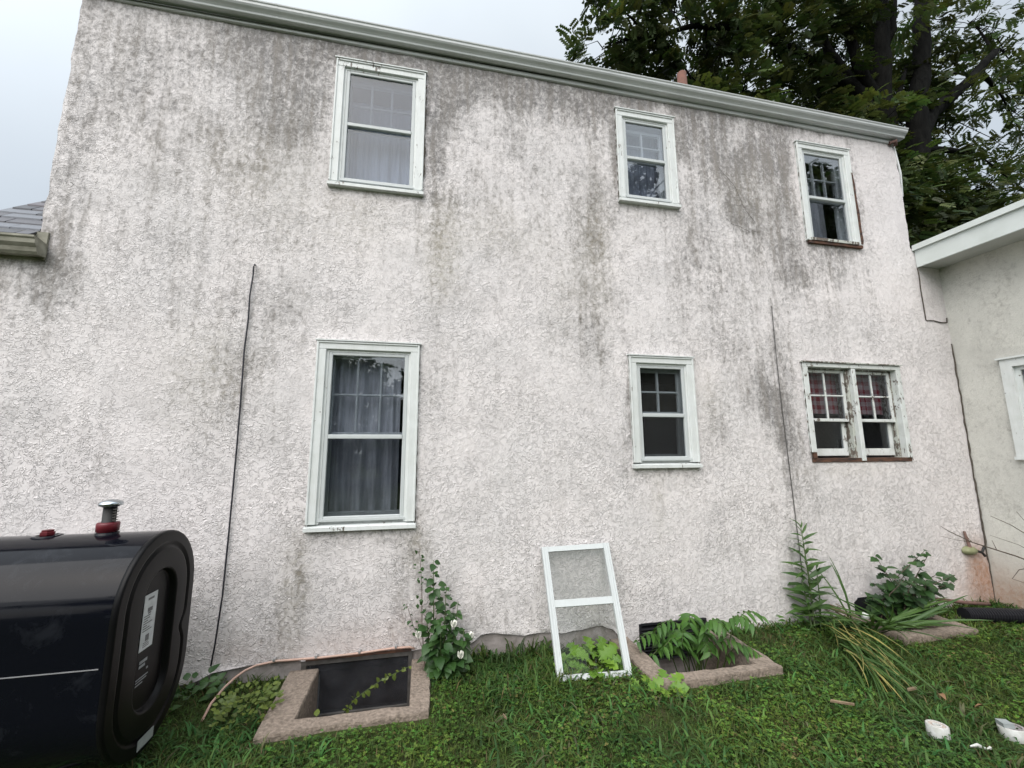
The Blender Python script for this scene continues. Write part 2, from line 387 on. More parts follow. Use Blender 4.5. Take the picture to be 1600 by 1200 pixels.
# ------------------------------------------------------------------ ground (one sheet, cut out at the window wells)
WELLS = [(-.70, -.04, -.60, .06), (1.745, 2.46, -.62, .06), (4.08, 4.70, -.42, .06)]
def axis_lines(a, b, step, snaps, far):
    xs = set(np.round(np.arange(a, b + 1e-6, step), 4)) | set(snaps) | set(far)
    xs = sorted(xs); out = [xs[0]]
    for x in xs[1:]:
        if x - out[-1] < step * .3 and x not in snaps: continue
        if out[-1] not in snaps and x in snaps and x - out[-1] < step * .3: out[-1] = x; continue
        out.append(x)
    return np.array(out)
gx = axis_lines(-4, 7, .12, [w_[0] for w_ in WELLS] + [w_[1] for w_ in WELLS], [-300, -100, -40, -20, -10, -7, 10, 16, 25, 40, 100, 300])
gy = axis_lines(-3, 0.1, .12, [w_[2] for w_ in WELLS] + [0.06], [-300, -100, -40, -20, -10, -6, 3, 8, 16, 30, 80, 300])
GX, GY = np.meshgrid(gx, gy)
def gz(x, y):
    near = np.clip(1 - (np.abs(x - 1.5) / 6) ** 4, 0, 1) * np.clip((y + 4) / 2, 0, 1) * (y < .05)
    return ((fbm(x * 1.3, y * 1.3 + 9) - .5) * .05) * near + .0
V = np.stack([GX, GY, gz(GX, GY)], 2).reshape(-1, 3)
nx_, ny_ = len(gx), len(gy); Q = []
for j in range(ny_ - 1):
    for i in range(nx_ - 1):
        cx, cy = (gx[i] + gx[i + 1]) / 2, (gy[j] + gy[j + 1]) / 2
        if any(a < cx < b and c < cy < d for a, b, c, d in WELLS): continue
        Q.append((j * nx_ + i, j * nx_ + i + 1, (j + 1) * nx_ + i + 1, (j + 1) * nx_ + i))
gr = np_mesh('ground', V, Q, M['ground'], smooth=True); gr['kind'] = 'structure'

# ------------------------------------------------------------------ house
WIN = dict(W1=(-.858, -.065, 3.879, 5.140), W2=(1.852, 2.517, 4.066, 5.110), W3=(4.059, 4.793, 3.863, 5.080),
           W4=(-.859, -.048, 1.015, 2.511), W5=(1.871, 2.542, 1.452, 2.500), W6=(3.810, 5.079, 1.495, 2.510))
HX0, HX1, CX = -2.84, 5.53, 5.92
house = empty('house', (1.3, 0, 0), 'two storey house with mildew stained off white stucco wall and six windows', 'house')
def ztop(x): return 5.345 - .007 * (x - HX0)
BW = (-.825, -.035, -.30, .105)      # basement window
BV = (1.85, 2.50, -.16, .142)        # louvred vent
EDGE = np.array([(-6.4, -.1), (-2.84, .0), (-1.52, .03), (-1.41, .087), (-1.126, .115), (-.83, .115), (-.825, .105), (-.03, .105), (.0, .11), (.41, .119), (.5, .178),
                 (.9, .14), (1.29, .135), (1.5, .15), (1.62, .12), (1.70, .02), (1.75, -.15), (5.92, -.15)])
xs = axis_lines(-6.4, CX, .045, sorted(set(sum([[a + .012, b - .012] for a, b, c, d in WIN.values()], []) + [-6.4, HX0, HX1, CX, BW[0], BW[1], BV[0], BV[1]])), [])
zs = axis_lines(.0, 5.36, .045, sorted(set(sum([[c + .012, d - .012] for a, b, c, d in WIN.values()], []) + [0.0, 3.93, .142, 3.06])), [])
XX, ZZ = np.meshgrid(xs, zs)
Z2 = ZZ.copy(); lo = np.interp(XX, EDGE[:, 0], EDGE[:, 1]) + (fbm(XX * 6, XX * 0 + 3) - .5) * .05 * (np.abs(XX - .9) < .65)
bl = np.clip((.142 - ZZ) / .142, 0, 1); Z2 = ZZ * (1 - bl) + lo * bl * 1.0
Z2 = np.where(ZZ == 0, lo, np.maximum(Z2, lo + ZZ * .02))
# scale the top row to the slightly falling eave line
tf = np.clip((ZZ - 5.16) / (5.36 - 5.16), 0, 1); Z2 = Z2 * (1 - tf) + ztop(XX) * tf
fr = np.ones_like(XX)
for (a, b, c, d) in WIN.values():
    dx = np.maximum(np.maximum(a - XX, XX - b), 0); dz = np.maximum(np.maximum(c - ZZ, ZZ - d), 0)
    fr = np.minimum(fr, np.clip(np.hypot(dx, dz) / .06, 0, 1))
YY = -((fbm(XX * 5, ZZ * 5) - .5) * .012 + (fbm(XX * 1.1 + 40, ZZ * 1.1) - .5) * .022) * fr
XE = XX + np.where((XX == HX0) & (ZZ > 3.06), (fbm(ZZ * 9, ZZ * 0 + 2) - .5) * .025, 0) + np.where((XX == HX1) & (ZZ > 3.93), (fbm(ZZ * 9, ZZ * 0 + 7) - .5) * .03, 0)
# mildew / algae / rust map: hand placed streaks (x, z, half width, half height, amount)
ST = np.zeros(XX.shape + (3,))
def blob(ch, x, z, sx, sz, a, wob=.5):
    k = 1 + wob * (fbm(XX * 4 + x, ZZ * 2.5 + z) - .5) * 2
    ST[..., ch] += a * np.exp(-(((XX - x) / (sx * k + .02)) ** 2 + ((ZZ - z) / (sz * k + .02)) ** 2))
D = [(-2.3, 4.9, .5, .5, .2), (-1.5, 5.1, .35, .25, .6), (-1.15, 4.75, .22, .5, .6), (-1.35, 4.3, .3, .35, .45), (-1.0, 5.25, .5, .09, .7), (-.4, 5.25, .6, .09, .75),
     (.05, 4.6, .07, .6, 1.1), (.2, 4.95, .22, .35, .75), (.5, 5.2, .5, .14, .7), (.75, 4.9, .08, .35, .6), (1.1, 5.15, .35, .2, .7), (1.5, 5.0, .3, .28, .6),
     (1.84, 4.6, .05, .55, .9), (2.15, 5.2, .35, .1, .9), (2.62, 4.85, .12, .45, 1.0), (2.95, 4.9, .20, .42, .95), (3.15, 4.6, .24, .55, .95), (3.2, 4.15, .09, .45, 1.1),
     (3.6, 4.9, .25, .45, .8), (3.55, 4.5, .35, .45, .6), (3.9, 4.8, .14, .55, .75), (2.8, 4.2, .25, .5, .5), (3.7, 3.95, .25, .45, .55), (4.0, 3.5, .35, .35, .9),
     (3.6, 3.45, .25, .35, .6), (4.4, 3.55, .25, .3, .5), (3.0, 3.4, .35, .45, .45), (2.5, 3.45, .15, .5, .35), (1.6, 3.9, .1, .5, .5), (1.55, 3.3, .2, .5, .4),
     (1.5, 2.7, .12, .25, .5), (3.35, 2.15, .22, .42, .95), (3.5, 1.85, .12, .4, .7), (3.0, 2.6, .3, .4, .3), (2.75, 1.9, .12, .3, .4), (1.86, 2.0, .04, .5, .8),
     (-1.45, 2.2, .2, .35, .55), (-1.35, 2.7, .35, .3, .35), (-2.75, 3.9, .12, .9, .45), (-2.75, 3.0, .22, .45, .75), (-2.6, 4.5, .3, .6, .25), (-1.7, 3.2, .5, .4, .28),
     (.1, 3.8, .15, .5, .45), (.1, 2.3, .05, .7, .45), (-.05, .85, .13, .22, .65), (.08, .35, .2, .25, .5), (-.88, .75, .08, .35, .5), (-1.0, .3, .15, .3, .35),
     (-2.0, 4.2, .5, .3, .3), (4.85, 4.4, .05, .6, .5), (4.4, 3.8, .5, .05, .6), (4.9, 3.0, .12, .5, .22), (3.5, 1.1, .2, .4, .3), (5.15, 2.6, .1, .3, .2), (5.3, 2.0, .05, 1.2, .15),
     (.7, .3, .4, .1, .3), (-.05, 3.9, .4, .05, .4), (2.2, 1.4, .4, .05, .35), (-.45, .98, .42, .04, .35), (3.85, 1.6, .06, .5, .3)]
for b_ in D: blob(0, *b_[:4], b_[4] * (.72 if 2.7 < b_[0] < 4.3 and b_[1] > 3.3 else 1), .9)
for b_ in [(-1.3, 3.9, .55, .5, .42), (-.6, 3.6, .4, .3, .4), (.12, 3.35, .12, .4, .85), (.6, 3.6, .5, .25, .45), (1.62, 3.6, .12, .6, .6), (1.3, 3.1, .25, .5, .3), (-1.6, 2.25, .28, .4, .5),
           (-.9, .6, .09, .45, .65), (-.02, .85, .08, .2, .8), (2.7, 2.1, .15, .35, .4), (2.45, 4.75, .12, .4, .5), (3.4, 4.3, .4, .4, .35), (2.1, 1.2, .05, .3, .5), (4.2, 1.4, .5, .06, .45)]: blob(1, *b_)
for b_ in [(5.85, .15, .4, .32, 1.1), (5.75, .5, .12, .18, .5), (.15, .25, .25, .25, .22), (-.5, .2, .4, .12, .28), (-1.3, .2, .2, .15, .25)]: blob(2, *b_)
# general weathering: heavier towards the eave, cleaner at the right end
gen = (np.clip((ZZ - 2.4) / 3, 0, 1) * .34 + .12) * np.clip((5.2 - XX) / .8, .15, 1) * (0.7 + .6 * fbm(XX * 1.5, ZZ * .6 + 4))
ST[..., 0] += gen + .28 * np.exp(-((ztop(XX) - ZZ) / .08) ** 2)
ST = np.clip(ST, 0, 1.2)
V = np.stack([XE, YY, Z2], 2).reshape(-1, 3); Q = []
nX, nZ = len(xs), len(zs)
for j in range(nZ - 1):
    cz = (zs[j] + zs[j + 1]) / 2
    for i in range(nX - 1):
        cx = (xs[i] + xs[i + 1]) / 2
        if any(a + .01 < cx < b - .01 and c + .01 < cz < d - .01 for a, b, c, d in WIN.values()): continue
        if BV[0] < cx < BV[1] and cz < .142: continue
        if cx > HX1 and cz > 3.93: continue
        if cx < HX0 and cz > 3.06: continue
        Q.append((j * nX + i, j * nX + i + 1, (j + 1) * nX + i + 1, (j + 1) * nX + i))
wall = np_mesh('wall', V, Q, M['stucco'], house, ST.reshape(-1, 3), True, 'stain')

b = MB()   # the other walls, so that the rooms are closed and dark
b.quad((HX0 + .004, 7, 0), (HX0 + .004, .02, 0), (HX0 + .004, .02, 5.34), (HX0 + .004, 7, 5.34))
b.add([(HX0 + .004, .02, 5.34), (HX0 + .004, 7, 5.34), (HX0 + .004, 3.5, 7.2)], [(0, 1, 2)])
b.quad((HX1 - .004, .02, 0), (HX1 - .004, 7, 0), (HX1 - .004, 7, 5.29), (HX1 - .004, .02, 5.29))
b.add([(HX1 - .004, .02, 5.29), (HX1 - .004, 7, 5.29), (HX1 - .004, 3.5, 7.2)], [(0, 1, 2)])
b.quad((HX1, 7, 0), (HX0, 7, 0), (HX0, 7, 5.34), (HX1, 7, 5.34))
b.build('side_wall', M['stucco_left'], house)
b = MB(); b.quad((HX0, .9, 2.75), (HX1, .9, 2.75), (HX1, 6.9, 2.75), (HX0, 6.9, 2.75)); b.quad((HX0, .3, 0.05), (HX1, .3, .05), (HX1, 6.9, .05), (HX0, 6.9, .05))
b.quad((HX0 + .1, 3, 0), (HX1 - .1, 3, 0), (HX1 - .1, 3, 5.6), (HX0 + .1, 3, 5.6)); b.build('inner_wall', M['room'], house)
b = MB()   # foundation showing below the broken stucco edge, set back 2 cm
X0s = [HX0, BW[0], BW[1], BV[0], BV[1], CX]
b.box(HX0, BW[0], .018, .2, -.6, .3); b.box(BW[1], BV[0], .018, .2, -.6, .3); b.box(BV[1], CX, .018, .2, -.6, .3)
b.box(BW[0], BW[1], .018, .2, BW[3], .3); b.box(BW[0], BW[1], .018, .2, -.6, BW[2]); b.box(BV[0], BV[1], .018, .2, BV[3], .3); b.box(BV[0], BV[1], .018, .2, -.6, BV[2])
b.build('foundation', M['found'], house)
# broken stucco lip: a thin strip giving the edge its thickness
b = MB(); row = [(XE[0, i], YY[0, i], Z2[0, i]) for i in range(nX) if -1.6 < xs[i] < 1.82]
for p0, p1 in zip(row, row[1:]): b.quad(p0, p1, (p1[0], .02, p1[2]), (p0[0], .02, p0[2]))
b.build('stucco_edge', M['found'], house)

# roof, fascia, gutter
rf = MB(); rz = 5.40
for ya, yb, za, zb in ((-.04, 3.5, rz, 7.25), (7.1, 3.5, rz, 7.25)):
    for dz in (0, -.06): rf.quad((HX0 - .02, ya, za + dz), (HX1 + .03, ya, za + dz), (HX1 + .03, yb, zb + dz), (HX0 - .02, yb, zb + dz))
roof = rf.build('roof', M['roof'], house)
cy0 = 1.5; ch = MB(); ch.box(3.60, 3.96, cy0 - .18, cy0 + .18, 6.0, 6.98); ch.box(3.57, 3.99, cy0 - .21, cy0 + .21, 6.90, 6.982); ch.build('chimney', M['brick'], roof)
fl = MB(); fl.lathe([(.075, 6.98), (.070, 7.40), (.062, 7.412), (.052, 7.412), (.056, 7.2)], (3.79, cy0, 0), 16); fl.build('flue_pot', M['terra'], roof, True)
def extrude(prof, x0, x1, zf, name, mt, parent, nseg=1, smooth=False):
    b = MB(); n = len(prof); vs = []
    for k in range(nseg + 1):
        x = x0 + (x1 - x0) * k / nseg
        vs += [(x, y, z + zf(x)) for y, z in prof]
    b.add(vs, [(k * n + i, k * n + i + 1, (k + 1) * n + i + 1, (k + 1) * n + i) for k in range(nseg) for i in range(n - 1)])
    return b.build(name, mt, parent, smooth)
extrude([(.02, -.012), (-.022, -.012), (-.026, -.004), (-.026, .022), (-.014, .026), (-.014, .13), (.02, .13)], HX0 + .01, HX1 - .0, ztop, 'fascia', M['gutter'], house)
gp = [(-.016, .13), (-.016, .036), (-.020, .032), (-.078, .030), (-.084, .034), (-.088, .048), (-.100, .060), (-.118, .072), (-.128, .086), (-.130, .104), (-.138, .112), (-.140, .122),
      (-.132, .124), (-.126, .108), (-.118, .09), (-.08, .06), (-.03, .05)]
gut = extrude(gp, HX0 + .03, HX1 + .06, ztop, 'gutter', M['gutter'], house, 24)
for xe in (HX1 + .06, HX0 + .03):
    pts = [(xe, y, z + ztop(xe)) for y, z in gp[1:12]] + [(xe, -.016, .122 + ztop(xe))]
    b = MB(); b.add(pts, [tuple(range(len(pts)))]); b.build('end_cap', M['gutter'], gut)
for xj in (-1.35, 1.75, 4.35):
    b = MB(); n = 12
    vs = [(xj + dx, y * 1.012 - .0008, z + ztop(xj) - .001) for dx in (-.012, .012) for y, z in gp[:12]]
    b.add(vs, [(i, i + 1, 12 + i + 1, 12 + i) for i in range(11)]); b.build('joint_band', M['gutter'], gut)
b = MB(); b.tube([(HX1 - .1, -.02, 5.27), (HX1 - .04, -.05, 5.29), (HX1 - .02, -.03, 5.24)], .022, 8); b.build('gutter_outlet', M['rust'], gut, True)
b = MB(); b.tube([(HX1 + .01, .01, 5.28), (HX1 + .02, -.01, 4.9), (HX1 + .02, .01, 4.6)], .012, 6); b.build('corner_trim', M['gutter'], house)

# ---- windows
def gap(parent, key, x0, x1, z0, z1):
    """open joint between casing and stucco, ragged on its outer side"""
    g_ = random.Random(key); b = MB(); amp = dict(W1=(.003, .013, .005), W2=(.011, .004, .010), W3=(.008, .016, .008), W4=(.002, .006, .002), W5=(.004, .003, .003), W6=(.010, .007, .006))[key]
    for (ax, a0, a1, fx, sgn, am) in (('z', z0, z1, x0, -1, amp[0]), ('z', z0, z1, x1, 1, amp[1]), ('x', x0, x1, z1 + .008, 1, amp[2])):
        n = int((a1 - a0) / .03); prev = None
        for i in range(n + 1):
            v = a0 + (a1 - a0) * i / n; o_ = max(.0005, am * (g_.random() ** 1.6) * 1.5); y_ = -.017
            pr = ((fx - sgn * .004, y_, v), (fx + sgn * o_, y_, v)) if ax == 'z' else ((v, y_, fx - .004), (v, y_, fx + o_))
            if prev: b.add([prev[0], prev[1], pr[1], pr[0]], [(0, 1, 2, 3)])
            prev = pr
    b.build('open_joint', M['crack'], parent)
def window(key, rows, cols, mid, trim, upper, lower, sill=True, top_gap=.0, inner_drop=0.0, worn_side=None):
    x0, x1, z0, z1 = WIN[key]; cw = .072; sh = .05 if sill else .02
    c = MB(); yf = -.024
    c.bbox(x0, x0 + cw, yf, .05, z0 + sh, z1 - cw); c.bbox(x1 - cw, x1, yf, .05, z0 + sh, z1 - cw); c.bbox(x0, x1, yf, .05, z1 - cw, z1 - .004)
    # outer bead of the brickmould and a stepped inner stop
    for a, bb in ((x0, x0 + .016), (x1 - .016, x1)): c.bbox(a, bb, yf - .009, yf + .004, z0 + sh + .003, z1 - .006, .003)
    c.bbox(x0 + .0165, x1 - .0165, yf - .009, yf + .004, z1 - .022, z1 - .006, .003)
    wroot = c.build('window', trim, house)
    ox0, ox1, oz0, oz1 = x0 + cw, x1 - cw, z0 + sh, z1 - cw
    gap(wroot, key, x0, x1, z0, z1)
    d = MB(); d.box(x0 - .012, x1 + .012, yf - .016, .0, z1 - .003, z1 + .007); d.build('drip_cap', trim, wroot)
    j = MB()
    j.box(ox0 - .002, ox0 + .018, -.004, .15, oz0, oz1); j.box(ox1 - .018, ox1 + .002, -.004, .15, oz0, oz1); j.box(ox0 + .018, ox1 - .018, -.004, .15, oz1 - .018, oz1 + .002)
    j.box(ox0 + .0, ox1, .03, .16, oz0 - .01, oz0 + .028); j.build('jamb', trim, wroot)
    if sill:
        s_ = MB(); s_.add([(x0 - .008, yf - .022, z0 + .002), (x1 + .008, yf - .022, z0 + .002), (x1 + .008, .05, z0), (x0 - .008, .05, z0),
                           (x0 - .008, yf - .022, z0 + .030), (x1 + .008, yf - .022, z0 + .030), (x1 + .008, .05, z0 + sh), (x0 - .008, .05, z0 + sh)],
                          [(0, 3, 2, 1), (4, 5, 6, 7), (0, 1, 5, 4), (1, 2, 6, 5), (2, 3, 7, 6), (3, 0, 4, 7)])
        s_.build('sill', M['paint_mid'], wroot)
    # storm frame
    g = .018; sx0, sx1, sz0, sz1 = ox0 + g, ox1 - g, oz0 + .030, oz1 - g; fw = .030
    f = MB(); f.bbox(sx0, sx0 + fw, -.002, .03, sz0, sz1); f.bbox(sx1 - fw, sx1, -.002, .03, sz0, sz1)
    f.bbox(sx0 + fw, sx1 - fw, -.002, .03, sz1 - fw * .9, sz1); f.bbox(sx0 + fw, sx1 - fw, -.002, .03, sz0, sz0 + fw * .8)
    f.box(sx0 - .012, sx1 + .012, -.012, -.003, sz0 - .012, sz0 + .006)
    f.build('storm_frame', M['alu'], wroot)
    zm = sz0 + (sz1 - sz0) * mid
    r = MB(); r.bbox(sx0 + fw, sx1 - fw, -.008, .028, zm - .016, zm + .018); r.build('meeting_rail', M['alu'], wroot)
    for nm, (a, bb), y, mt in (('pane', (zm + .018, sz1 - fw * .9), .012, upper[0]), ('pane', (sz0 + fw * .8, zm - .016), .018, lower[0])):
        q = MB(); q.box(sx0 + fw, sx1 - fw, y, y + .003, a, bb); q.build(nm, mt, wroot)
    for (a, bb), y, mt in (((zm + .018, sz1 - fw * .9), .026, upper[1]), ((sz0 + fw * .8, zm - .016), .028, lower[1])):
        if mt: q = MB(); q.quad((sx0 + fw, y, a), (sx1 - fw, y, a), (sx1 - fw, y, bb), (sx0 + fw, y, bb)); q.build('insect_screen', mt, wroot)
    # sash behind with muntins
    ix0, ix1 = ox0 + g, ox1 - g; iz1 = oz1 - g - inner_drop; izm = zm + .01
    f = MB(); sw = .036
    f.bbox(ix0, ix0 + sw, .07, .10, izm, iz1); f.bbox(ix1 - sw, ix1, .07, .10, izm, iz1); f.bbox(ix0 + sw, ix1 - sw, .07, .10, iz1 - sw, iz1); f.bbox(ix0 + sw, ix1 - sw, .07, .10, izm, izm + .03)
    f.build('upper_sash', M['paint'], wroot)
    f = MB(); f.bbox(ix0, ix0 + sw, .105, .135, oz0 + .03, izm); f.bbox(ix1 - sw, ix1, .105, .135, oz0 + .03, izm); f.bbox(ix0 + sw, ix1 - sw, .105, .135, oz0 + .03, oz0 + .075)
    f.build('lower_sash', M['paint'], wroot)
    for k in range(1, cols):
        x = ix0 + sw + (ix1 - ix0 - 2 * sw) * k / cols; q = MB(); q.bbox(x - .009, x + .009, .066, .094, izm + .03, iz1 - sw, .004); q.build('muntin', M['paint'], wroot)
    for k in range(1, rows):
        z = izm + .03 + (iz1 - sw - izm - .03) * k / rows; q = MB(); q.bbox(ix0 + sw, ix1 - sw, .070, .092, z - .009, z + .009, .004); q.build('muntin', M['paint'], wroot)
    return wroot
window('W1', 2, 3, .50, M['paint_mid'], (M['glass_mid'], M['screen_pale']), (M['glass_mid'], None), inner_drop=.035)
window('W2', 2, 2, .50, M['paint_mid'], (M['glass_up'], None), (M['glass_up'], None), inner_drop=.05)
w3 = window('W3', 2, 3, .47, M['paint_mid'], (M['glass_up'], None), (M['glass'], None), sill=False)
window('W4', 2, 3, .48, M['paint'], (M['glass_up'], None), (M['glass_up'], M['screen_thin']))
window('W5', 2, 2, .46, M['paint'], (M['glass_low'], None), (M['glass_low'], M['screen']), inner_drop=.02)
b = MB()   # W3: rotten casing edge and missing sill
x0, x1, z0, z1 = WIN['W3']
pts = [(x1 - .004, z1 - .3), (x1 + .012, z1 - .45), (x1 + .006, z1 - .65), (x1 + .02, z1 - .8), (x1 + .014, z1 - 1.0), (x1 + .022, z0 + .08), (x1 + .01, z0 + .03)]
for (xa, za), (xb, zb) in zip(pts, pts[1:]): b.add([(x1 - .018, -.034, za), (xa, -.036, za), (xb, -.036, zb), (x1 - .018, -.034, zb), (x1 - .018, .0, za), (xa, .0, za), (xb, .0, zb), (x1 - .018, 0, zb)], [(0, 1, 2, 3), (1, 5, 6, 2), (0, 4, 5, 1), (3, 2, 6, 7)])
b.build('rotten_strip', M['wood_rot'], w3)
b = MB(); b.box(x0 + .02, x1 + .01, -.03, .05, z0 - .012, z0 + .019); b.build('broken_sill', M['wood_rot'], w3)
b = MB(); b.box(x0 + .05, x1 - .05, -.04, .04, z0 + .0195, z0 + .05); b.build('sill', M['paint_worn'], w3)

# W6: pair of bare wooden sashes in a weathered frame
x0, x1, z0, z1 = WIN['W6']
c = MB(); cw = .062; c.bbox(x0, x0 + cw, -.024, .04, z0 + .09, z1 - .05); c.bbox(x1 - cw, x1, -.024, .04, z0 + .03, z1 - .05); c.bbox(x0, x1, -.024, .04, z1 - .05, z1 - .004)
w6 = c.build('window', M['paint_worn2'], house)
gap(w6, 'W6', x0, x1, z0, z1)
b = MB(); b.box(x0 - .012, x1 + .012, -.042, 0, z1 - .003, z1 + .008); b.build('drip_cap', M['paint_worn'], w6)
mx = (x0 + x1) / 2 + .005
b = MB(); b.bbox(mx - .026, mx + .026, -.022, .04, z0 - .0, z1 - .052); b.build('mullion', M['paint_worn2'], w6)
b = MB(); b.bbox(mx - .055, mx - .0265, .02, .15, z0 + .02, z1 - .06); b.bbox(mx + .0265, mx + .05, .02, .15, z0 + .02, z1 - .06)
b.bbox(x0 + .03, x0 + cw + .012, .041, .16, z0 + .02, z1 - .03); b.bbox(x1 - cw - .012, x1 - .02, .041, .16, z0 + .02, z1 - .03); b.box(x0, x1, .041, .16, z1 - .064, z1 - .03)
b.build('jamb', M['paint_worn'], w6)
b = MB(); b.box(x0 + .01, x1 + .0, -.01, .16, z0 - .01, z0 + .03); b.box(x0 + .02, x0 + .06, -.02, .03, z0 + .0305, z0 + .0895); b.build('rotten_sill', M['wood_rot'], w6)
for lo_, hi_ in ((x0 + cw + .012, mx - .055), (mx + .05, x1 - cw - .012)):
    zt, zb, zm = z1 - .066, z0 + .05, z0 + .435
    f = MB(); sw = .034
    f.bbox(lo_, lo_ + sw, .045, .075, zm, zt); f.bbox(hi_ - sw, hi_, .045, .075, zm, zt); f.bbox(lo_ + sw, hi_ - sw, .045, .075, zt - .03, zt); f.bbox(lo_, hi_, .043, .075, zm - .032, zm)
    us = f.build('upper_sash', M['paint_worn2'], w6)
    f = MB(); f.bbox(lo_ + .005, lo_ + .04, .085, .115, zb + .075, zm - .033); f.bbox(hi_ - .055, hi_ - .01, .085, .115, zb + .075, zm - .033); f.bbox(lo_ + .005, hi_ - .01, .085, .115, zb, zb + .075)
    f.build('lower_sash', M['paint_worn2'], w6)
    xm = (lo_ + hi_) / 2; zc = (zm + zt - .03) / 2
    q = MB(); q.bbox(xm - .009, xm + .009, .047, .07, zm, zt - .03, .004); q.build('muntin', M['paint_worn2'], w6)
    q = MB(); q.bbox(lo_ + sw, hi_ - sw, .049, .068, zc - .008, zc + .008, .004); q.build('muntin', M['paint_worn2'], w6)
    q = MB(); q.box(lo_ + sw, hi_ - sw, .058, .061, zm, zt - .03); q.build('pane', M['glass_low'], w6)
    q = MB(); q.box(lo_ + .04, hi_ - .055, .098, .101, zb + .075, zm - .033); q.build('pane', M['glass_low'], w6)
# corner cracks / conduit lines
b = MB(); rr = random.Random(3); z = 2.80; pts = []
while z > .02: pts.append((CX - .012 + rr.uniform(-.008, .006), -.006, z)); z -= .06
b.tube(pts, [.005 + rr.uniform(0, .005) for _ in pts], 5); b.build('corner_crack', M['crack'], house)
b = MB(); pts = [(5.585 + rr.uniform(-.006, .006), -.004, zz) for zz in np.linspace(3.69, 3.07, 9)] + [(5.60, -.004, 3.06), (5.70, -.004, 3.065), (5.80, -.004, 3.05), (5.895, -.004, 3.055), (5.90, -.006, 3.11)]
b.tube(pts, .006, 5); b.build('plaster_crack', M['crack'], house)
b = MB(); rr = random.Random(12)
for P_ in ([(3.02, 4.62), (3.22, 4.40), (3.30, 4.18), (3.42, 4.02)], [(3.12, 3.98), (3.35, 3.90), (3.52, 3.92)]):
    for (xa, za), (xb, zb) in zip(P_, P_[1:]):
        pts = [(xa + (xb - xa) * k / 6 + rr.uniform(-.008, .008), -.013, za + (zb - za) * k / 6 + rr.uniform(-.008, .008)) for k in range(7)]
        b.tube(pts, .0018, 4, False)
    b.build('hairline_crack', M['crack'], house); b = MB()
# basement window and louvred vent
x0, x1, z0, z1 = BW
f = MB(); f.box(x0, x0 + .035, .0, .06, z0, z1); f.box(x1 - .03, x1, .0, .06, z0, z1); f.box(x0 + .035, x1 - .03, .0, .06, z1 - .03, z1 + .0); f.box(x0 + .035, x1 - .03, .0, .06, z0, z0 + .035)
bw = f.build('basement_window', M['bframe'], house)
q = MB(); q.box(x0 + .035, x1 - .03, .02, .025, z0 + .035, z1 - .03); q.build('pane', M['bwin'], bw)
q = MB(); q.quad((x0 + .035, .017, z0 + .035), (x1 - .03, .017, z0 + .035), (x1 - .03, .017, z1 - .03), (x0 + .035, .017, z1 - .03)); q.build('dust_film', M['dust'], bw)
q = MB(); q.box(x0 + .03, x1 - .01, -.006, .02, z1 + .001, z1 + .02); q.build('lintel_strip', M['wood_rot'], bw)
q = MB(); q.box(x0, x1, .07, .08, z0, z1); q.build('dark_backing', M['soil'], bw)
x0, x1, z0, z1 = BV
f = MB(); f.box(x0, x1, .03, .05, z0, z1); bv = f.build('basement_vent', M['vent'], house)
f = MB(); f.box(x0, x0 + .02, -.012, .0295, z0, z1); f.box(x1 - .02, x1, -.012, .0295, z0, z1); f.box(x0 + .02, x1 - .02, -.012, .0295, z1 - .014, z1 + .003); f.build('frame', M['vent'], bv)
z = z0 + .01
while z < z1 - .03:
    q = MB(); q.add([(x0 + .02, -.012, z), (x1 - .02, -.012, z), (x1 - .02, .03, z + .018), (x0 + .02, .03, z + .018), (x0 + .02, -.012, z + .004), (x1 - .02, -.012, z + .004), (x1 - .02, .03, z + .022), (x0 + .02, .03, z + .022)],
                    [(0, 3, 2, 1), (4, 5, 6, 7), (0, 1, 5, 4), (2, 3, 7, 6)]); q.build('slat', M['vent'], bv); z += .024
f = MB(); f.box(4.12, 4.72, .0, .017, -.1, .19); f.build('dark_opening', M['vent'], house)  # flat black plate: the opening's darkness is put into its colour

# ------------------------------------------------------------------ curtains (hang inside)
def curtain(name, x0, x1, z0, z1, y, mt, amp, waves, label, flare=0):
    n = 60; mz = 10; vs = []; ph = random.random() * 6
    for j in range(mz + 1):
        v = j / mz
        for i in range(n + 1):
            u = i / n; a = amp * (.5 + .8 * (1 - v))
            vs.append((x0 + (x1 - x0) * u, y + a * math.sin(u * waves * 6.283 + ph + .6 * math.sin(u * 9)) + a * .5 * math.sin(u * waves * 15.1 + v * 2), z0 + (z1 - z0) * v + flare * math.sin(u * waves * 6.283 + ph) * (1 - v)))
    b = MB(); b.add(vs, [(j * (n + 1) + i, j * (n + 1) + i + 1, (j + 1) * (n + 1) + i + 1, (j + 1) * (n + 1) + i) for j in range(mz) for i in range(n)])
    o = b.build(name, mt, None, True, base=((x0 + x1) / 2, y, z0)); tag(o, label, 'curtain'); return o
curtain('curtain', -.80, -.12, 3.92, 4.90, .19, M['sheer'], .012, 6, 'sheer white curtain behind the leftmost upstairs window')
curtain('curtain', 1.90, 2.47, 4.10, 5.12, .24, M['sheer'], .010, 5, 'white curtain behind the small middle upstairs window')
curtain('curtain', 4.40, 4.74, 3.93, 5.0, .34, M['grey_cloth'], .015, 4, 'dim curtain behind the rightmost upstairs window with rotted frame')
curtain('curtain', -.78, -.20, 1.08, 2.46, .17, M['grey_cloth'], .026, 4, 'bunched grey curtain behind the tall ground floor window', .03)
curtain('curtain', 3.92, 4.42, 1.99, 2.52, .15, M['gingham'], .012, 4, 'red and white gingham curtain in the left half of the double window')
curtain('curtain', 4.56, 5.02, 1.99, 2.52, .15, M['gingham'], .012, 4, 'red and white gingham curtain in the right half of the double window')
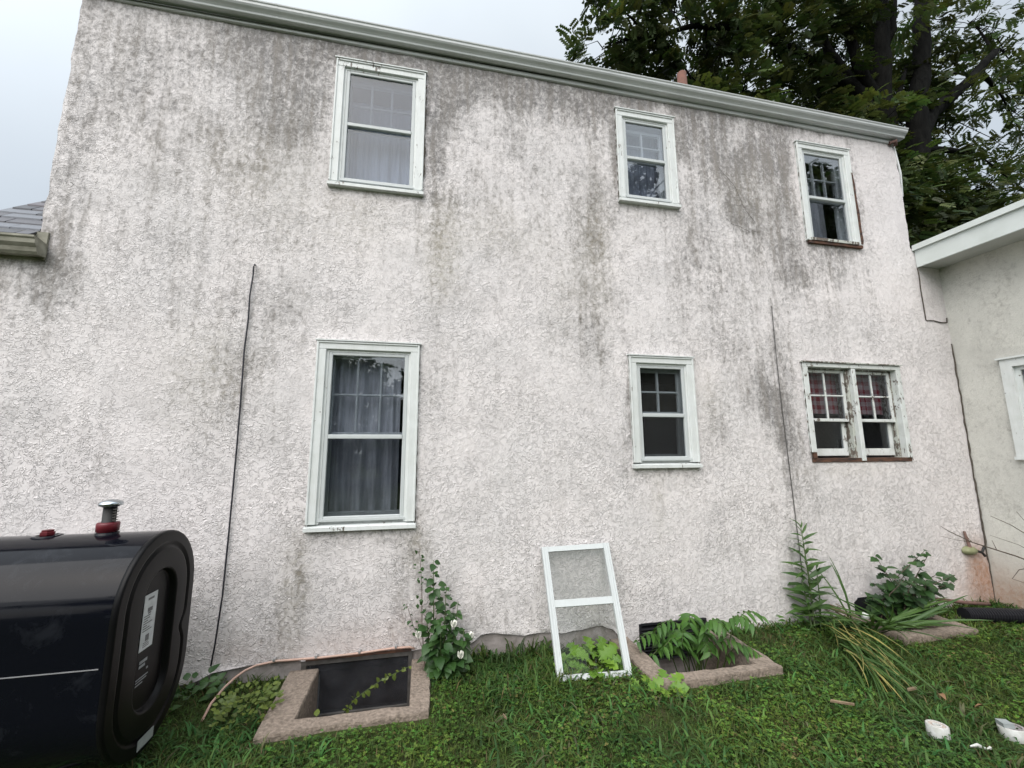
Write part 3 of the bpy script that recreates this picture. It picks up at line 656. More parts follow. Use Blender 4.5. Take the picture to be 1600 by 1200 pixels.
o = MB().box(4.60, 4.69, .30, .38, 1.58, 1.72).lathe([(.03, 1.72), (.028, 1.80), (.012, 1.83), (.012, 1.86)], (4.645, .34, 0), 12).build('soap_bottle', M['tank_dark'], None, base=(4.645, .34, 1.58))
tag(o, 'dark bottle standing inside the right half of the double window', 'bottle')

# ------------------------------------------------------------------ left wing
lw = empty('left_wing', (-4.5, 0, 0), 'low wing at the left edge with slate roof and mossy gutter', 'house wing')
b = MB(); b.box(-7, -6.4, .0, .2, -.1, 3.2); b.box(-6.4, HX0, .03, .2, 2.9, 3.2); b.box(-7, -6.8, .2, 5, -.1, 3.2); b.build('wall', M['stucco_left'], lw)
EX = -2.765
b = MB(); prof = [(-.02, 3.12), (-.02, 3.02), (-.085, 3.012), (-.10, 3.03), (-.105, 3.06), (-.125, 3.085), (-.128, 3.115), (-.138, 3.125), (-.138, 3.14), (-.128, 3.14), (-.118, 3.12), (-.08, 3.05), (-.03, 3.04)]
lg = extrude(prof, -7, EX, lambda x: 0.02, 'gutter', M['mossy'], lw, 8)
b = MB(); pts = [(EX, y, z + .02) for y, z in prof[:9]]; b.add(pts, [tuple(range(len(pts)))]); b.build('end_cap', M['mossy'], lg)
b = MB(); b.box(-7, EX - .01, -.019, .011, 3.025, 3.24); b.build('fascia', M['mossy'], lw)
# slates: courses climbing from the eave, hip edge rising to the right
slope = 1.0; rr = random.Random(5)
lroof = MB().quad((-3.46, -.06, 3.165), (HX0, -.06, 3.165), (HX0, .72, 3.165 + .78 * slope), (-3.16, .72, 3.165 + .78 * slope)).build('roof', M['roof'], lw)
meshes = {}
for c_ in range(10):
    y = -.075 + c_ * .078; z = 3.172 + (y + .075) * slope
    x_rake = -3.45 + (y + .07) * .376; x = x_rake - (c_ % 2) * .13
    while x < HX0 - .01:
        xs_ = x; x = max(x, x_rake); wd_ = min(xs_ + .26, HX0 - .004) - x
        if wd_ > .03:
            q = MB(); dy = .12; t_ = .012; lift = rr.uniform(0, .003)
            q.add([(x + .003, y, z + .004 + lift), (x + wd_ - .003, y, z + .004 + lift), (x + wd_ - .003, y + dy, z + dy * slope - .004), (x + .003, y + dy, z + dy * slope - .004),
                   (x + .003, y, z + .018 + lift), (x + wd_ - .003, y, z + .018 + lift), (x + wd_ - .003, y + dy, z + dy * slope), (x + .003, y + dy, z + dy * slope)],
                  [(0, 3, 2, 1), (4, 5, 6, 7), (0, 1, 5, 4), (1, 2, 6, 5), (3, 0, 4, 7)])
            q.build('shingle', rr.choice(M['shingle']), lroof)
        x = xs_ + .26

# ------------------------------------------------------------------ side wing at right (wall comes towards the camera)
sw_ = empty('side_wing', (8, -3, 0), 'cream stucco side wing with white boxed eave at the right edge', 'house wing')
n1, n2 = 60, 46; vs = []
wy0, wy1, wz0, wz1 = -1.35, -.385, 1.53, 2.535
ys = axis_lines(-7, 0.0, .15, [wy0 + .02, wy1 - .02, 0.0], []); zz_ = axis_lines(-.15, 3.75, .15, [wz0 + .02, wz1 - .02, 3.75], [])
YW, ZW = np.meshgrid(ys, zz_); XW = CX + (fbm(YW * 2, ZW * 2) - .5) * .02
stw = np.zeros(YW.shape + (3,)); stw[..., 0] = .12 * fbm(YW, ZW) + .1; stw[..., 2] = np.clip(1.1 * np.exp(-((ZW - .05) / .3) ** 2) * (.5 + fbm(YW * 2, ZW)), 0, 1)
V = np.stack([XW, YW, ZW], 2).reshape(-1, 3); n = len(ys)
Q = [(j * n + i + 1, j * n + i, (j + 1) * n + i, (j + 1) * n + i + 1) for j in range(len(zz_) - 1) for i in range(n - 1)
     if not (wy0 + .01 < (ys[i] + ys[i + 1]) / 2 < wy1 - .01 and wz0 + .01 < (zz_[j] + zz_[j + 1]) / 2 < wz1 - .01)]
m2 = stucco('cream_stucco_stained', (.68, .67, .62), (.60, .59, .55), .42); M['cream'] = m2
np_mesh('wall', V, Q, m2, sw_, stw.reshape(-1, 3), True, 'stain')
b = MB(); b.quad((CX, -7, 0), (11, -7, 0), (11, -7, 3.75), (CX, -7, 3.75)); b.quad((11, -7, 0), (11, 3, 0), (11, 3, 3.75), (11, -7, 3.75)); b.quad((HX1, 3, 0), (11, 3, 0), (11, 3, 3.75), (HX1, 3, 3.75)); b.build('side_wall', M['stucco_cream'], sw_)
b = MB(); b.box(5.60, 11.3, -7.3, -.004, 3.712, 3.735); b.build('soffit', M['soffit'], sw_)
b = MB(); b.box(5.575, 5.599, -7.3, -.006, 3.70, 3.90); b.build('fascia', M['fascia'], sw_)
b = MB(); b.box(5.545, 5.60, -7.33, -.006, 3.9025, 3.965); b.build('roof_edge_strip', M['fascia'], sw_)
b = MB(); b.add([(5.56, -7.3, 3.966), (5.56, -.006, 3.966), (8.5, -.006, 4.3), (8.5, -7.3, 4.3), (11.3, -7.3, 3.966), (11.3, 3.2, 3.966), (8.5, 3.2, 4.3)], [(0, 3, 2, 1), (3, 4, 5, 6)]); b.add([(HX1 + .01, .0, 3.966), (8.5, .0, 4.3), (8.5, 3.2, 4.3), (HX1 + .01, 3.2, 3.966)], [(0, 1, 2, 3)]); b.build('roof', M['roof'], sw_)
b = MB(); cw = .09
def boxy(b, y0, y1, z0, z1, d0, d1): b.box(CX - d1, CX + d0, y0, y1, z0, z1)
boxy(b, wy1 - cw, wy1, wz0 + .001, wz1 - cw, .03, .026); boxy(b, wy0, wy0 + cw, wz0 + .001, wz1 - cw, .03, .026); boxy(b, wy0, wy1, wz1 - cw, wz1 - .008, .03, .026)
sw_win = b.build('window', M['paint'], sw_)
b = MB(); boxy(b, wy0 - .02, wy1 + .02, wz1 - .007, wz1 + .012, .0, .045); b.build('drip_cap', M['paint'], sw_win)
b = MB(); boxy(b, wy0 - .01, wy1 + .01, wz0 - .03, wz0, .03, .04); b.build('sill', M['paint'], sw_win)
b = MB(); fy0, fy1, fz0, fz1 = wy0 + cw, wy1 - cw, wz0, wz1 - cw
for a in ((fy1 - .04, fy1, fz0, fz1), (fy0, fy0 + .04, fz0, fz1), (fy0 + .04, fy1 - .04, fz1 - .04, fz1), (fy0 + .04, fy1 - .04, fz0, fz0 + .05), (fy0 + .04, fy1 - .04, 1.98, 2.01)): boxy(b, *a, .06, -.01)
b.build('sash', M['paint'], sw_win)
for (a0, a1) in ((2.01, fz1 - .04), (fz0 + .05, 1.98)):
    q = MB(); q.box(CX + .03, CX + .033, fy0 + .04, fy1 - .04, a0, a1); q.build('pane', M['glass'], sw_win)
for yy in (fy0 + .30, fy1 - .30): q = MB(); q.box(CX + .04, CX + .055, yy - .009, yy + .009, 2.01, fz1 - .04); q.build('muntin', M['paint'], sw_win)
q = MB(); q.box(CX + .04, CX + .055, fy0 + .04, fy1 - .04, 2.19, 2.208); q.build('muntin', M['paint'], sw_win)

# ------------------------------------------------------------------ window wells
def well(rect, outer, zt, label, third=False):
    ix0, ix1, iy0, _ = rect; ox0, ox1, oy0 = outer; e = empty('window_well', ((ox0 + ox1) / 2, -.4, 0), label, 'window well', 'concrete kerbed window wells along the wall')
    rr = random.Random(len(label)); b = MB()
    def ring(z, j):
        o = [(ox0 - .02, -.0), (ox0, oy0), (ox1, oy0 + (.03 if not third else 0)), (ox1 + .02, -.0)]
        i = [(ix0, 0.0), (ix0, iy0), (ix1, iy0), (ix1, 0.0)]
        return [(x + rr.uniform(-j, j), y, z + rr.uniform(-j, j) * .5) for x, y in o], [(x, y, z + rr.uniform(-j, j) * .4) for x, y in i]
    # subdivided U so that the top is uneven
    o_t, i_t = ring(zt, .006)
    segs = []
    for k in range(3):
        n = 10
        for q in range(n + (1 if k == 2 else 0)):
            u = q / n; f = lambda A: tuple(A[k][c] * (1 - u) + A[k + 1][c] * u for c in range(3))
            a, bb = f(o_t), f(i_t); segs.append(((a[0] + rr.uniform(-.006, .006), a[1] + rr.uniform(-.006, .006), a[2] + rr.uniform(-.006, .004)), (bb[0], bb[1] + rr.uniform(-.004, .004), bb[2] + rr.uniform(-.005, .005))))
    vs = []; n = len(segs)
    for a, bb in segs:
        m_ = tuple((a[c] + bb[c]) / 2 for c in range(3))
        vs += [(a[0], a[1], -.12), (a[0], a[1], a[2] - .012), (a[0] * .94 + m_[0] * .06, a[1] * .94 + m_[1] * .06, a[2]), m_, (bb[0] * .94 + m_[0] * .06, bb[1] * .94 + m_[1] * .06, bb[2]), (bb[0], bb[1], bb[2] - .012), (bb[0], bb[1], -.46)]
    b.add(vs, [(k * 7 + c, k * 7 + c + 1, k * 7 + c + 8, k * 7 + c + 7) for k in range(n - 1) for c in range(6)])
    b.build('kerb', M['concrete'], e)
    f = MB(); f.quad((ix0, iy0, -.34), (ix1, iy0, -.34), (ix1, .02, -.34), (ix0, .02, -.34)); f.build('pit_floor', M['soil'], e)
    return e
well(WELLS[0], (-.885, .085, -.725), .045, 'left window well, brown concrete kerb below the dark basement window')
well(WELLS[1], (1.60, 2.62, -.73), .05, 'middle window well, concrete kerb filled with leafy pinnate plant')
well(WELLS[2], (3.98, 4.80, -.53), .055, 'right window well, grey kerb half hidden under iris and bush', True)

# ------------------------------------------------------------------ oil tank
tk = empty('oil_tank', (-2.2, -.81, 0), 'black glossy oval heating oil tank with white label on its end, bottom left', 'oil tank')
def stadium(inset, nseg=18, r=.345, hh=.20):
    rr_ = r - inset; pts = []
    for k in range(nseg + 1): a = math.pi * k / nseg; pts.append((rr_ * math.cos(a), hh + rr_ * math.sin(a)))
    for k in range(nseg + 1): a = math.pi + math.pi * k / nseg; pts.append((rr_ * math.cos(a), -hh + rr_ * math.sin(a)))
    out = []
    for q in range(len(pts)):
        a_, b_ = pts[q], pts[(q + 1) % len(pts)]; out.append(a_)
        if abs(a_[0] - b_[0]) < 1e-6 and abs(a_[1] - b_[1]) > .1: out += [(a_[0], a_[1] + (b_[1] - a_[1]) * k_ / 16) for k_ in range(1, 16)]
    return out
TY, TZ, TX = -.81, .64, -1.40
def loft(sections):
    b = MB(); n = len(stadium(0)); vs = []
    for inset, x in sections:
        g_ = .040 if .05 < inset < .10 else 0      # pressed groove wriggles inward on the wall side
        vs += [(x, TY + y - g_ * math.exp(-((z + .03) / .05) ** 2) * (y > 0), TZ + z) for y, z in stadium(inset)]
    b.add(vs, [(k * n + i, k * n + (i + 1) % n, (k + 1) * n + (i + 1) % n, (k + 1) * n + i) for k in range(len(sections) - 1) for i in range(n)])
    return b, n
b, n = loft([(.3, -2.98), (.05, -2.98), (.012, -2.965), (.0, -2.93), (.0, -2.4), (.0, -1.9), (0, -1.5), (0, TX)])
b.build('body', M['tank'], tk, True)
b, n = loft([(.0, TX - .001), (-.002, TX), (-.002, TX + .020), (.002, TX + .0255), (.007, TX + .027), (.009, TX + .0272), (.052, TX + .0275), (.058, TX + .0275), (.066, TX + .018), (.078, TX + .0175), (.088, TX + .0275), (.094, TX + .028),
             (.186, TX + .028), (.192, TX + .0275), (.199, TX + .020), (.205, TX + .002), (.208, TX - .002), (.214, TX - .002), (.26, TX - .002), (.325, TX - .002)])
last = len(b.v) // n - 1; b.f.append(tuple(last * n + i for i in range(n)))
b.build('end_plate', M['tank_end'], tk, True)
xr = TX + .0
def plate(y0, y1, z0, z1, x, th=.002, sk=0): return MB().add([(x, y0, z0), (x, y1, z0 + sk), (x, y1, z1 + sk), (x, y0, z1), (x + th, y0, z0), (x + th, y1, z0 + sk), (x + th, y1, z1 + sk), (x + th, y0, z1)],
                                                          [(4, 5, 6, 7), (0, 4, 7, 3), (1, 2, 6, 5), (3, 7, 6, 2), (0, 1, 5, 4)])
lab = plate(-.905, -.795, .60, .875, xr + .001).build('label', M['label'], tk)
b = MB(); rr = random.Random(9)
b2 = [(-.875, -.825, .845, .856), (-.87, -.83, .785, .805), (-.865, -.84, .775, .783), (-.865, -.835, .64, .672)]
for k in range(7): z = .765 - k * .012; b2.append((-.895, -.895 + rr.uniform(.03, .08), z, z + .005))
for k in range(3): z = .632 - k * .009; b2.append((-.88, -.88 + rr.uniform(.04, .06), z, z + .004))
for y0, y1, z0, z1 in b2: bb = plate(y0, y1, z0, z1, xr + .0035, .0006); b.add(bb.v, bb.f)
b.build('print', M['ink'], lab)
b = MB()
for y0, y1, z0, z1 in [(-.885, -.82, .535, .55), (-.885, -.835, .515, .528), (-.82, -.805, .49, .5), (-.90, -.80, .462, .468), (-.90, -.81, .45, .455), (-.90, -.84, .435, .441)]:
    bb = plate(y0, y1, z0, z1, xr + .0005, .0008); b.add(bb.v, bb.f)
b.build('stencil_print', M['ink_pale'], tk)
plate(-.875, -.745, .125, .175, TX + .030, .002, .0).build('sticker', M['sticker_dull'], tk)
b = MB(); b.tube([(TX - .004, TY - .07, 1.0 - .03), (TX + .012, TY + .0, .985), (TX + .014, TY + .05, 1.0), (TX + .003, TY + .085, 1.01)], .008, 6); b.build('weld_bar', M['tank_end'], tk)
b = MB(); b.box(-2.9, TX - .02, TY - .3465, TY - .345, .640, .6445); b.build('scratch_line', M['scratch'], tk)
for lx in (-2.75, -1.62):
    for ly in (-.2, .2): q = MB(); q.tube([(lx, TY + ly, 0), (lx, TY + ly, .25)], .02, 8); q.build('leg', M['tank_dark'], tk, True)
FX = -1.665
q = MB(); q.lathe([(.052, 1.178), (.052, 1.190), (.04, 1.195)], (FX, TY, 0), 20); q.build('flange', M['tank'], tk, True)
q = MB(); q.lathe([(.030, 1.19), (.030, 1.33)], (FX, TY, 0), 18); pp = q.build('fill_pipe', M['tank_dark'], tk, True)
q = MB(); q.lathe([(.040, 1.193), (.049, 1.198), (.050, 1.236), (.046, 1.243), (.031, 1.244)], (FX, TY, 0), 20); q.build('red_collar', M['redcap'], tk, True)
q = MB(); q.lathe([(.036, 1.326), (.052, 1.332), (.054, 1.342), (.048, 1.352), (.030, 1.361), (.004, 1.365)], (FX, TY, 0), 22); q.build('pipe_cap', M['chrome'], tk, True)
q = MB()
for k in range(5): q.box(FX + .031, FX + .046, TY - .03, TY - .005, 1.255 + k * .014, 1.258 + k * .014)
q.box(FX + .036, FX + .038, TY - .02, TY - .018, 1.246, 1.32); q.box(FX + .042, FX + .044, TY - .02, TY - .018, 1.246, 1.32); q.build('wire_tag', M['bframe'], tk)
q = MB(); q.lathe([(.062, 1.180), (.062, 1.186), (.044, 1.188), (.044, 1.184)], (-1.935, TY, 0), 18); q.build('flange', M['tank'], tk, True)
q = MB(); q.lathe([(.030, 1.186), (.032, 1.190), (.032, 1.203), (.026, 1.205), (.026, 1.214), (.003, 1.215)], (-1.935, TY, 0), 6); q.build('red_plug', M['redcap'], tk)

# ------------------------------------------------------------------ cables, tube, pipe, vent cap, rolls
def thing(mb, name, mt, label, cat, base, smooth=True, group=None):
    o = mb.build(name, mt, None, smooth, base=base); return tag(o, label, cat, group)
b = MB().tube([(-1.365, -.006, 3.11), (-1.372, -.016, 3.115), (-1.376, -.02, 3.09), (-1.374, -.02, 3.022), (-1.385, -.018, 2.85), (-1.38, -.017, 2.648), (-1.388, -.017, 2.4), (-1.382, -.017, 2.135), (-1.378, -.016, 1.9), (-1.376, -.016, 1.646), (-1.374, -.018, 1.3),
               (-1.374, -.018, 1.043), (-1.376, -.02, .603), (-1.392, -.025, .286), (-1.407, -.02, .143)], .0062, 6)
thing(b, 'cable', M['cable'], 'black cable running down the wall between the tank and the left windows', 'cable', (-1.38, -.02, .14))
b = MB().tube([(3.52, -.004, 3.095), (3.518, -.014, 3.085), (3.508, -.016, 2.533), (3.513, -.016, 2.009), (3.520, -.016, 1.8), (3.526, -.016, 1.504), (3.541, -.016, .868), (3.545, -.02, .3)], .0045, 6)
thing(b, 'cable', M['cable_pale'], 'thin grey cable dropping to the tall weed left of the double window', 'cable', (3.52, -.02, .3))
te = empty('pink_tube', (-.7, -.03, .12), 'pinkish tube clipped over the basement window and curving down into the grass', 'tube')
b = MB().tube([(-1.27, -.42, .0), (-1.265, -.33, .05), (-1.25, -.19, .07), (-1.22, -.09, .085), (-1.18, -.04, .10), (-1.114, -.03, .122), (-.984, -.03, .138), (-.692, -.03, .132), (-.427, -.03, .136), (-.2, -.03, .148), (-.058, -.03, .146), (-.02, -.03, .13)], .0078, 8)
b.build('tube', M['pink'], te, True)
for x, z in ((-1.0, .139), (-.72, .133), (-.42, .138), (-.16, .149)): q = MB(); q.box(x - .008, x + .008, -.042, .0, z + .002, z + .016); q.build('clip', M['clip'], te)
# corrugated drain
b = MB(); pts = []; rad = []; P0, P1, P2 = Vector((4.85, -.12, .07)), Vector((5.2, -.55, .075)), Vector((5.72, -.95, .08))
for k in range(161):
    u = k / 160; p_ = P0 * (1 - u) ** 2 + P1 * 2 * u * (1 - u) + P2 * u * u; pts.append(p_ + Vector((0, 0, -.02 + .02 * u))); rad.append(.056 + .006 * (1 if k % 4 < 2 else -1))
P0s = [P0 + (P2 - P0) * 0]
b = MB().tube([(4.98 + .9 * u / 160, -.32 - .30 * (u / 160) ** 1.2, .085) for u in range(161)], rad, 14)
thing(b, 'drain_pipe', M['drain'], 'black corrugated drain pipe lying along the foot of the cream wall', 'drain pipe', (5.4, -.5, 0), False)
b = MB().tube([(4.93, -.10, .16), (5.25, -.16, .12), (5.5, -.2, .1)], .018, 6); thing(b, 'dark_stick', M['rust'], 'dark stick lying behind the corrugated pipe', 'stick', (5.1, -.12, .1))
# capped vent on the wall
ve = empty('wall_tap', (5.66, 0, .55), 'greenish oval cap with rusty stem and black lever on the wall by the corner', 'wall tap')
b = MB()
prof = [(.0, -.062), (.02, -.06), (.045, -.05), (.06, -.03), (.064, .0)]
n = 20; vs = []
for r_, h in prof:
    for j in range(n): a = 2 * math.pi * j / n; vs.append((5.655 + r_ * 1.35 * math.cos(a), h, .555 + r_ * .72 * math.sin(a)))
b.add(vs, [(i * n + j, i * n + (j + 1) % n, (i + 1) * n + (j + 1) % n, (i + 1) * n + j) for i in range(4) for j in range(n)]); b.build('cap', M['hood'], ve, True)
MB().tube([(5.645, -.03, .59), (5.64, -.02, .66), (5.628, -.012, .75)], [.016, .013, .011], 8).build('stem', M['rust'], ve, True)
MB().tube([(5.73, -.03, .55), (5.77, -.05, .535), (5.80, -.05, .50)], .013, 6).build('lever', M['tank_dark'], ve, True)
MB().tube([(5.765, -.05, .535), (5.79, -.05, .57), (5.82, -.05, .60)], [.010, .012, .013], 6).build('lever_handle', M['tank_dark'], ve, True)
# rolls in the grass
def roll(c, r, h, tilt, label, core, tail):
    e = empty('tape_roll', c, label, 'roll', 'white rolls lying in the grass'); 
    parts = []
    parts.append(MB().lathe([(r * .97, 0), (r, .004), (r, h - .004), (r * .955, h)], c, 28, cap=False).build('wrapper', M['pvc'], e, True))
    parts.append(MB().lathe([(r * .95, h * .5), (r * .95, h - .001), (r * .74, h - .001), (r * .74, h - .012)], c, 28, cap=False).build('outer_wraps', M['coil_edge'] if core else M['greyfill'], e))
    if core:
        parts.append(MB().lathe([(r * .735, h * .5), (r * .735, h - .005), (r * .42, h - .006), (r * .42, h - .03)], c, 24, cap=False).build('inner_wraps', M['tape'], e))
        parts.append(MB().lathe([(r * .41, h * .4), (r * .41, h - .002), (r * .33, h - .002), (r * .30, h * .4)], c, 20, cap=False).build('core_tube', M['pvc'], e))
    else:
        parts.append(MB().lathe([(r * .71, h * .5), (r * .71, h - .008), (.01, h - .008)], c, 24).build('core_disc', M['greyfill'], e))
        parts.append(MB().box(c[0] - .03, c[0] + .03, c[1] - .0, c[1] + .05, c[2] + h - .004, c[2] + h + .02).build('tab', M['sticker_dull'], e))
    e.rotation_euler = tilt; return e
roll((2.915, -1.465, -.004), .051, .066, (R(-2), R(4), .3), 'left white tape roll standing in the grass with beige inner wraps', True, True)
roll((3.33, -1.555, -.01), .058, .062, (R(-3), R(5), 1.1), 'right white roll with grey flat centre, at the bottom right corner', False, False)
b = MB().tube([(2.95, -1.59, .022), (2.985, -1.60, .03), (3.01, -1.625, .02), (3.03, -1.63, .03)], [.004, .010, .006, .008], 5)
thing(b, 'tape_scrap', M['pvc'], 'crumpled white scrap lying beside the left white roll', 'scrap', (2.98, -1.6, 0), False)

# ------------------------------------------------------------------ leaning storm window
se = empty('storm_window', (1.25, -.48, 0), 'white two pane storm window frame leaning against the wall in the grass', 'storm window')
TLc, TRc, BLc, BRc = Vector((.985, -.035, .815)), Vector((1.578, -.035, .822)), Vector((.965, -.475, .01)), Vector((1.515, -.505, .005))
def SP(u, v, d=0):
    p_ = (TLc * (1 - u) + TRc * u) * v + (BLc * (1 - u) + BRc * u) * (1 - v)
    nrm = Vector((0, -.87, .49)); return p_ + nrm * d
def sbar(name, u0, u1, v0, v1, d0, d1, mt):
    b = MB(); vs = [SP(u, v, d) for d in (d0, d1) for (u, v) in ((u0, v0), (u1, v0), (u1, v1), (u0, v1))]
    b.add(vs, [(0, 3, 2, 1), (4, 5, 6, 7), (0, 1, 5, 4), (1, 2, 6, 5), (2, 3, 7, 6), (3, 0, 4, 7)]); return b.build(name, mt, se)
sbar('stile', 0, .085, 0, 1, 0, .022, M['alu']); sbar('stile', .915, 1, 0, 1, 0, .022, M['alu'])
sbar('stile_bead', .0, .025, 0.003, .997, .0225, .030, M['alu']); sbar('stile_bead', .975, 1, .003, .997, .0225, .030, M['alu'])
sbar('stile_bead', .066, .085, 0.003, .997, .0225, .028, M['alu']); sbar('stile_bead', .915, .934, .003, .997, .0225, .028, M['alu'])
sbar('top_rail', .086, .914, .955, .999, 0, .022, M['alu']); sbar('bottom_rail', .086, .914, .0, .04, 0, .022, M['alu']); sbar('middle_rail', .086, .914, .505, .56, 0, .024, M['alu'])
b = MB(); b.quad(SP(.086, .561, .012), SP(.914, .561, .012), SP(.914, .954, .012), SP(.086, .954, .012)); b.build('insect_screen', M['screen_grey'], se)
b = MB(); b.quad(SP(.086, .041, .010), SP(.914, .041, .010), SP(.914, .504, .010), SP(.086, .504, .010)); b.build('pane', glass('clear_pane', .5, (.93, .95, .94)), se)

# ------------------------------------------------------------------ leaf meshes
def leaf_mesh(name, outline, mt, bend=.15, fold=.12):
    """outline: list of (half width, along) from base to tip along +Y, bent down in z"""
    vs = []; fs = []
    for w_, y in outline:
        z = -bend * y * y; vs += [(-w_, y, z + fold * w_), (0, y, z), (w_, y, z + fold * w_)]
    for i in range(len(outline) - 1):
        a = i * 3; fs += [(a, a + 1, a + 4, a + 3), (a + 1, a + 2, a + 5, a + 4)]
    me = bpy.data.meshes.new(name); me.from_pydata(vs, [], fs); me.update(); me.materials.append(mt)
    me.polygons.foreach_set('use_smooth', [True] * len(me.polygons)); return me
LM = dict(
    lance=leaf_mesh('lance_leaf', [(.003, 0), (.065, .15), (.095, .4), (.08, .65), (.04, .86), (.001, 1)], M['leaf_weed'], .45, .35),
    ovate=leaf_mesh('ovate_leaf', [(.004, 0), (.20, .12), (.36, .35), (.33, .58), (.17, .82), (.002, 1)], M['leaf_mallow'], .3, .25),
    ail=leaf_mesh('leaflet', [(.003, 0), (.14, .15), (.17, .38), (.12, .65), (.05, .85), (.001, 1)], M['leaf_ail'], .35, .3),
    lobed=leaf_mesh('lobed_leaf', [(.02, 0), (.08, .2), (.30, .3), (.13, .45), (.36, .58), (.16, .7), (.28, .84), (.01, 1)], M['leaf_lett'], .35, .3),
    oak=leaf_mesh('oak_leaf', [(.01, 0), (.10, .15), (.28, .28), (.16, .4), (.36, .55), (.2, .68), (.28, .82), (.02, 1)], M['leaf_bush'], .3, .2),
    creep=leaf_mesh('creeper_leaf', [(.01, 0), (.3, .25), (.34, .5), (.2, .8), (.01, 1)], M['leaf_creep'], .3, .25),
    blade=leaf_mesh('blade', [(.014, 0), (.018, .25), (.017, .5), (.013, .75), (.008, .9), (.001, 1)], M['leaf_iris'], .35, .6),
    straw=leaf_mesh('straw_blade', [(.012, 0), (.016, .25), (.015, .5), (.011, .75), (.006, .9), (.001, 1)], M['leaf_straw'], .30, .6),
    petal=leaf_mesh('petal_leaf', [(.10, 0), (.26, .3), (.28, .6), (.16, .9), (.02, 1)], M['petal'], -.1, .8))
def leaf(kind, parent, pos, d, size, up=None, name='leaf'):
    if up is None: up = (random.uniform(-.35, .35), random.uniform(-.9, -.1), .8)
    d = Vector(d).normalized(); x = d.cross(Vector(up))
    if x.length < .05: x = d.cross(Vector((1, 0, 0)))
    x.normalize(); z = x.cross(d)
    o = bpy.data.objects.new(name, LM[kind]); col.objects.link(o); o.parent = parent
    m_ = Matrix((x, d, z)).transposed().to_4x4(); m_ = Matrix.Translation(Vector(pos) - WL[parent.name]) @ m_ @ Matrix.Scale(size, 4)
    o.matrix_local = m_; return o
U = random.uniform

# tall weed (horseweed) near the grey cable
wp = empty('tall_weed', (3.48, -.16, 0), 'tall green weed with long narrow leaves below the thin grey cable', 'weed')
B0 = Vector((3.50, -.15, -.02))
for bx, tz, tl, dens, sc in ((0, .93, 0, 44, 1), (.06, .56, .10, 17, .85), (-.03, .45, -.06, 14, .8)):
    B1 = B0 + Vector((bx, .01, 0)); T1 = Vector((3.45 + tl, -.15 - abs(bx) * .4, tz))
    MB().tube([B1, (B1 + T1) / 2 + Vector((.012, 0, 0)), T1], [.009, .007, .003], 6).build('stem', M['stem'], wp, True)
    for i in range(dens):
        u = .12 + .88 * (i / dens) ** .95; p_ = B1.lerp(T1, u); a = i * 2.4 + U(-.3, .3); ln = sc * (.235 - .15 * max(0, (u - .45) / .55)) * U(.8, 1.1)
        leaf('lance', wp, p_, (math.cos(a), math.sin(a) * .7, U(.15, .75) + (u > .9) * .9), ln)
# mallow / rose of sharon with closed white flowers
mw = empty('flowering_shrub', (.2, -.2, 0), 'leafy green shrub with closed white flowers right of the left window well', 'shrub')
for (tx, ty, tz) in ((.10, -.17, .80), (.20, -.2, .62), (.29, -.2, .50), (.05, -.22, .48), (.33, -.26, .32), (.16, -.30, .40), (.24, -.16, .42)):
    B1 = Vector((.19 + U(-.03, .03), -.2, -.03)); T1 = Vector((tx, ty, tz)); mid_ = (B1 + T1) / 2 + Vector(((tx - .19) * .35, 0, 0))
    MB().tube([B1, mid_, T1], [.006, .005, .002], 5).build('stem', M['stem'], mw, True)
    k = int(20 + tz * 40)
    for i in range(k):
        u = .06 + .94 * (i / k); p_ = B1 * (1 - u) ** 2 + mid_ * 2 * u * (1 - u) + T1 * u * u; a = U(0, 6.28); s_ = U(.05, .115) * (1.15 - .55 * u)
        off = Vector((math.cos(a), math.sin(a), U(-.2, .4))) * U(.0, .085) * (1.2 - u)
        leaf('ovate', mw, p_ + off, (math.cos(a), math.sin(a), U(-.5, .3)), s_)
for (fx, fy, fz) in ((.255, -.28, .372), (.305, -.30, .17), (.005, -.26, .315), (.38, -.24, .268)):
    for k in range(5): leaf('petal', mw, (fx, fy, fz - .02), (.25 * math.cos(k * 1.257), .25 * math.sin(k * 1.257), 1), .05, up=(math.cos(k * 1.257), math.sin(k * 1.257), 0), name='petal')
vi = empty('thin_vine', (0, -.1, 0), 'sparse thin vine climbing the stained wall left of the white flowered shrub', 'vine')
pts = [Vector((.06, -.12, 0)), Vector((.03, -.08, .3)), Vector((.02, -.06, .6)), Vector((-.01, -.05, .9))]
MB().tube(pts, [.004, .003, .003, .001], 5).build('stem', M['twigbark'], vi, True); MB().tube([(.04, -.1, .15), (-.03, -.08, .3), (-.09, -.07, .47)], .002, 4).build('stem', M['twigbark'], vi, True)
for i in range(34):
    u = U(.15, 1); p_ = pts[1].lerp(pts[3], u) if i % 3 else Vector((.0 - .09 * u, -.08, .22 + .25 * u)); a = U(0, 6.28)
    leaf('ovate', vi, p_ + Vector((U(-.03, .03), 0, U(-.02, .02))), (math.cos(a), -.5, math.sin(a)), U(.018, .038))
